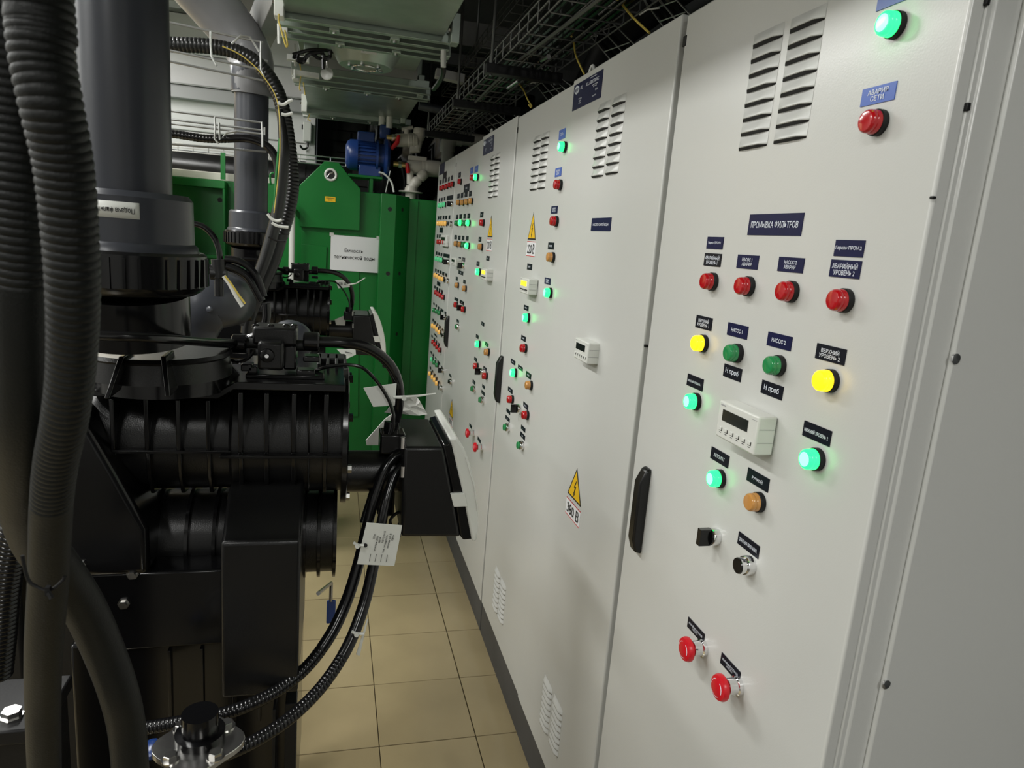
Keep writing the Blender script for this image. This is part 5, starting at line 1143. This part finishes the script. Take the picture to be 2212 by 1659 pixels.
MB().tube([(a.x+.01, 1.753, a.z-.003), (a.x+.01, 1.753, a.z+.05), (a.x-.02, 1.50, a.z+.16)], .005, 8).build('lever_pin', 'steel', t)
# flange piece at the lower left edge
c = PY(18, 1548, .95)
t = thing('black_flange', 'black flange edge with a steel bolt at the lower left corner', 'flange', (c.x, c.y, 0))
MB().box((c.x-.1, c.y-.02, c.z-.03), (c.x+.045, c.y+.1, c.z-.008)).build('flange_plate', 'black_matte', t, .003)
MB().lathe(c+Vector((0, .01, -.008)), (0, 0, 1), [(0, .015), (.002, .015), (.002, .012), (.011, .012)], 6).build('hex_bolt', 'steel', t)
MB().box((c.x-.1, c.y, 0), (c.x+.04, c.y+.09, c.z-.03)).build('support', 'black_matte', t, .002)
# beige vessel and cable rack seen between the foreground hoses and the grey riser
t = thing('beige_vessel', 'cream coloured filter vessel seen left of the thick grey riser pipe', 'vessel', tuple(PY(120, 180, 3.6)))
c = PY(95, 190, 3.6)
MB().lathe((c.x, 3.9, .05), (0, 0, 1), [(0, .30), (.1, .42), (1.9, .42), (c.z+.04, .38), (c.z+.13, .22), (c.z+.16, .05)], 48).build('shell', 'beige_tank', t)
MB().lathe((c.x, 3.9, 0), (0, 0, 1), [(0, .34), (.06, .34)], 32).build('foot_ring', 'black_matte', t)
# ---------------------------------------------------------------- thick foreground hoses
h1 = ((78, -60, .50), (85, 40, .50), (93, 130, .50), (112, 230, .50), (138, 360, .51), (152, 510, .52), (158, 650, .53), (154, 790, .55), (141, 900, .57), (121, 1000, .60), (111, 1100, .63), (105, 1250, .67), (95, 1400, .71), (93, 1530, .75), (98, 1720, .79))
tag(hose_mesh([PY(*h1[0])+Vector((-.05, -.02, .95)), PY(*h1[0])+Vector((-.02, -.01, .4))]+[PY(*p) for p in h1], [.0178, .0178, .0178, .0178, .0178, .0185, .0188, .0172, .0160, .0162, .0168, .0165, .0165], (0, .75), .0058, n=28).build('thick_hose', 'hose_grey'), 'thick dark ribbed hose nearest the camera at the left edge', 'hose')
h2 = ((5, -60, .56), (12, 60, .56), (25, 220, .56), (38, 400, .56), (45, 600, .57), (50, 800, .59), (50, 950, .62), (56, 1080, .68), (82, 1170, .74), (130, 1235, .79), (180, 1310, .82), (222, 1400, .84), (255, 1490, .85), (275, 1580, .86), (285, 1720, .86))
tag(hose_mesh([PY(*h2[0])+Vector((-.06, -.02, .95)), PY(*h2[0])+Vector((-.02, -.01, .4))]+[PY(*p) for p in h2], [.0165, .0165, .0165, .0165, .0175, .0180, .019, .0195, .0225, .0225, .0220, .0215], (0, .60), .0058, n=28).build('thick_hose', 'hose_grey'), 'thick dark hose passing behind the nearest one and down to the right', 'hose')
tag(hose_mesh([PY(x, y, .95) for x, y in ((40, 1120), (22, 1190), (8, 1270), (0, 1360), (-10, 1460))], .020, (0, 1), .006, n=20).build('thin_ribbed_hose', 'hose_black'), 'shiny finely ribbed hose at the lower left edge', 'hose')
tag(MB().tube(smooth_pts([PY(x, y, .62) for x, y in ((48, 1200), (60, 1250), (80, 1268), (108, 1275), (135, 1255), (140, 1245))], 6), .0016, 8).box(tuple(PY(96, 1270, .615)), tuple(PY(112, 1282, .620))).tube([PY(105, 1280, .615), PY(112, 1293, .613)], .0022, 6).build('cable_tie', 'black_matte'), 'black cable tie around the thick foreground hose', 'cable tie')
# dark stand beams beyond the foreground hoses
t = thing('filter_stand', 'dark painted stand frame behind the foreground hoses at the left', 'stand', (-.75, 1.7, 0))
MB().box((-1.25, 1.6, .0), (-.65, 1.8, 1.0)).build('cabinet_body', 'black_matte', t, .01)
MB().box((-1.25, 1.58, 1.0), (-.60, 1.85, 1.04)).build('top_plate', 'black_gloss', t, .004)
MB().box((-1.3, 1.60, 1.04), (-.62, 1.84, 1.36)).build('pump_housing', 'black_plastic', t, .02)
MB().box((-.62, 1.62, .0), (-.50, 1.8, .95)).build('side_leg', 'black_matte', t, .006)
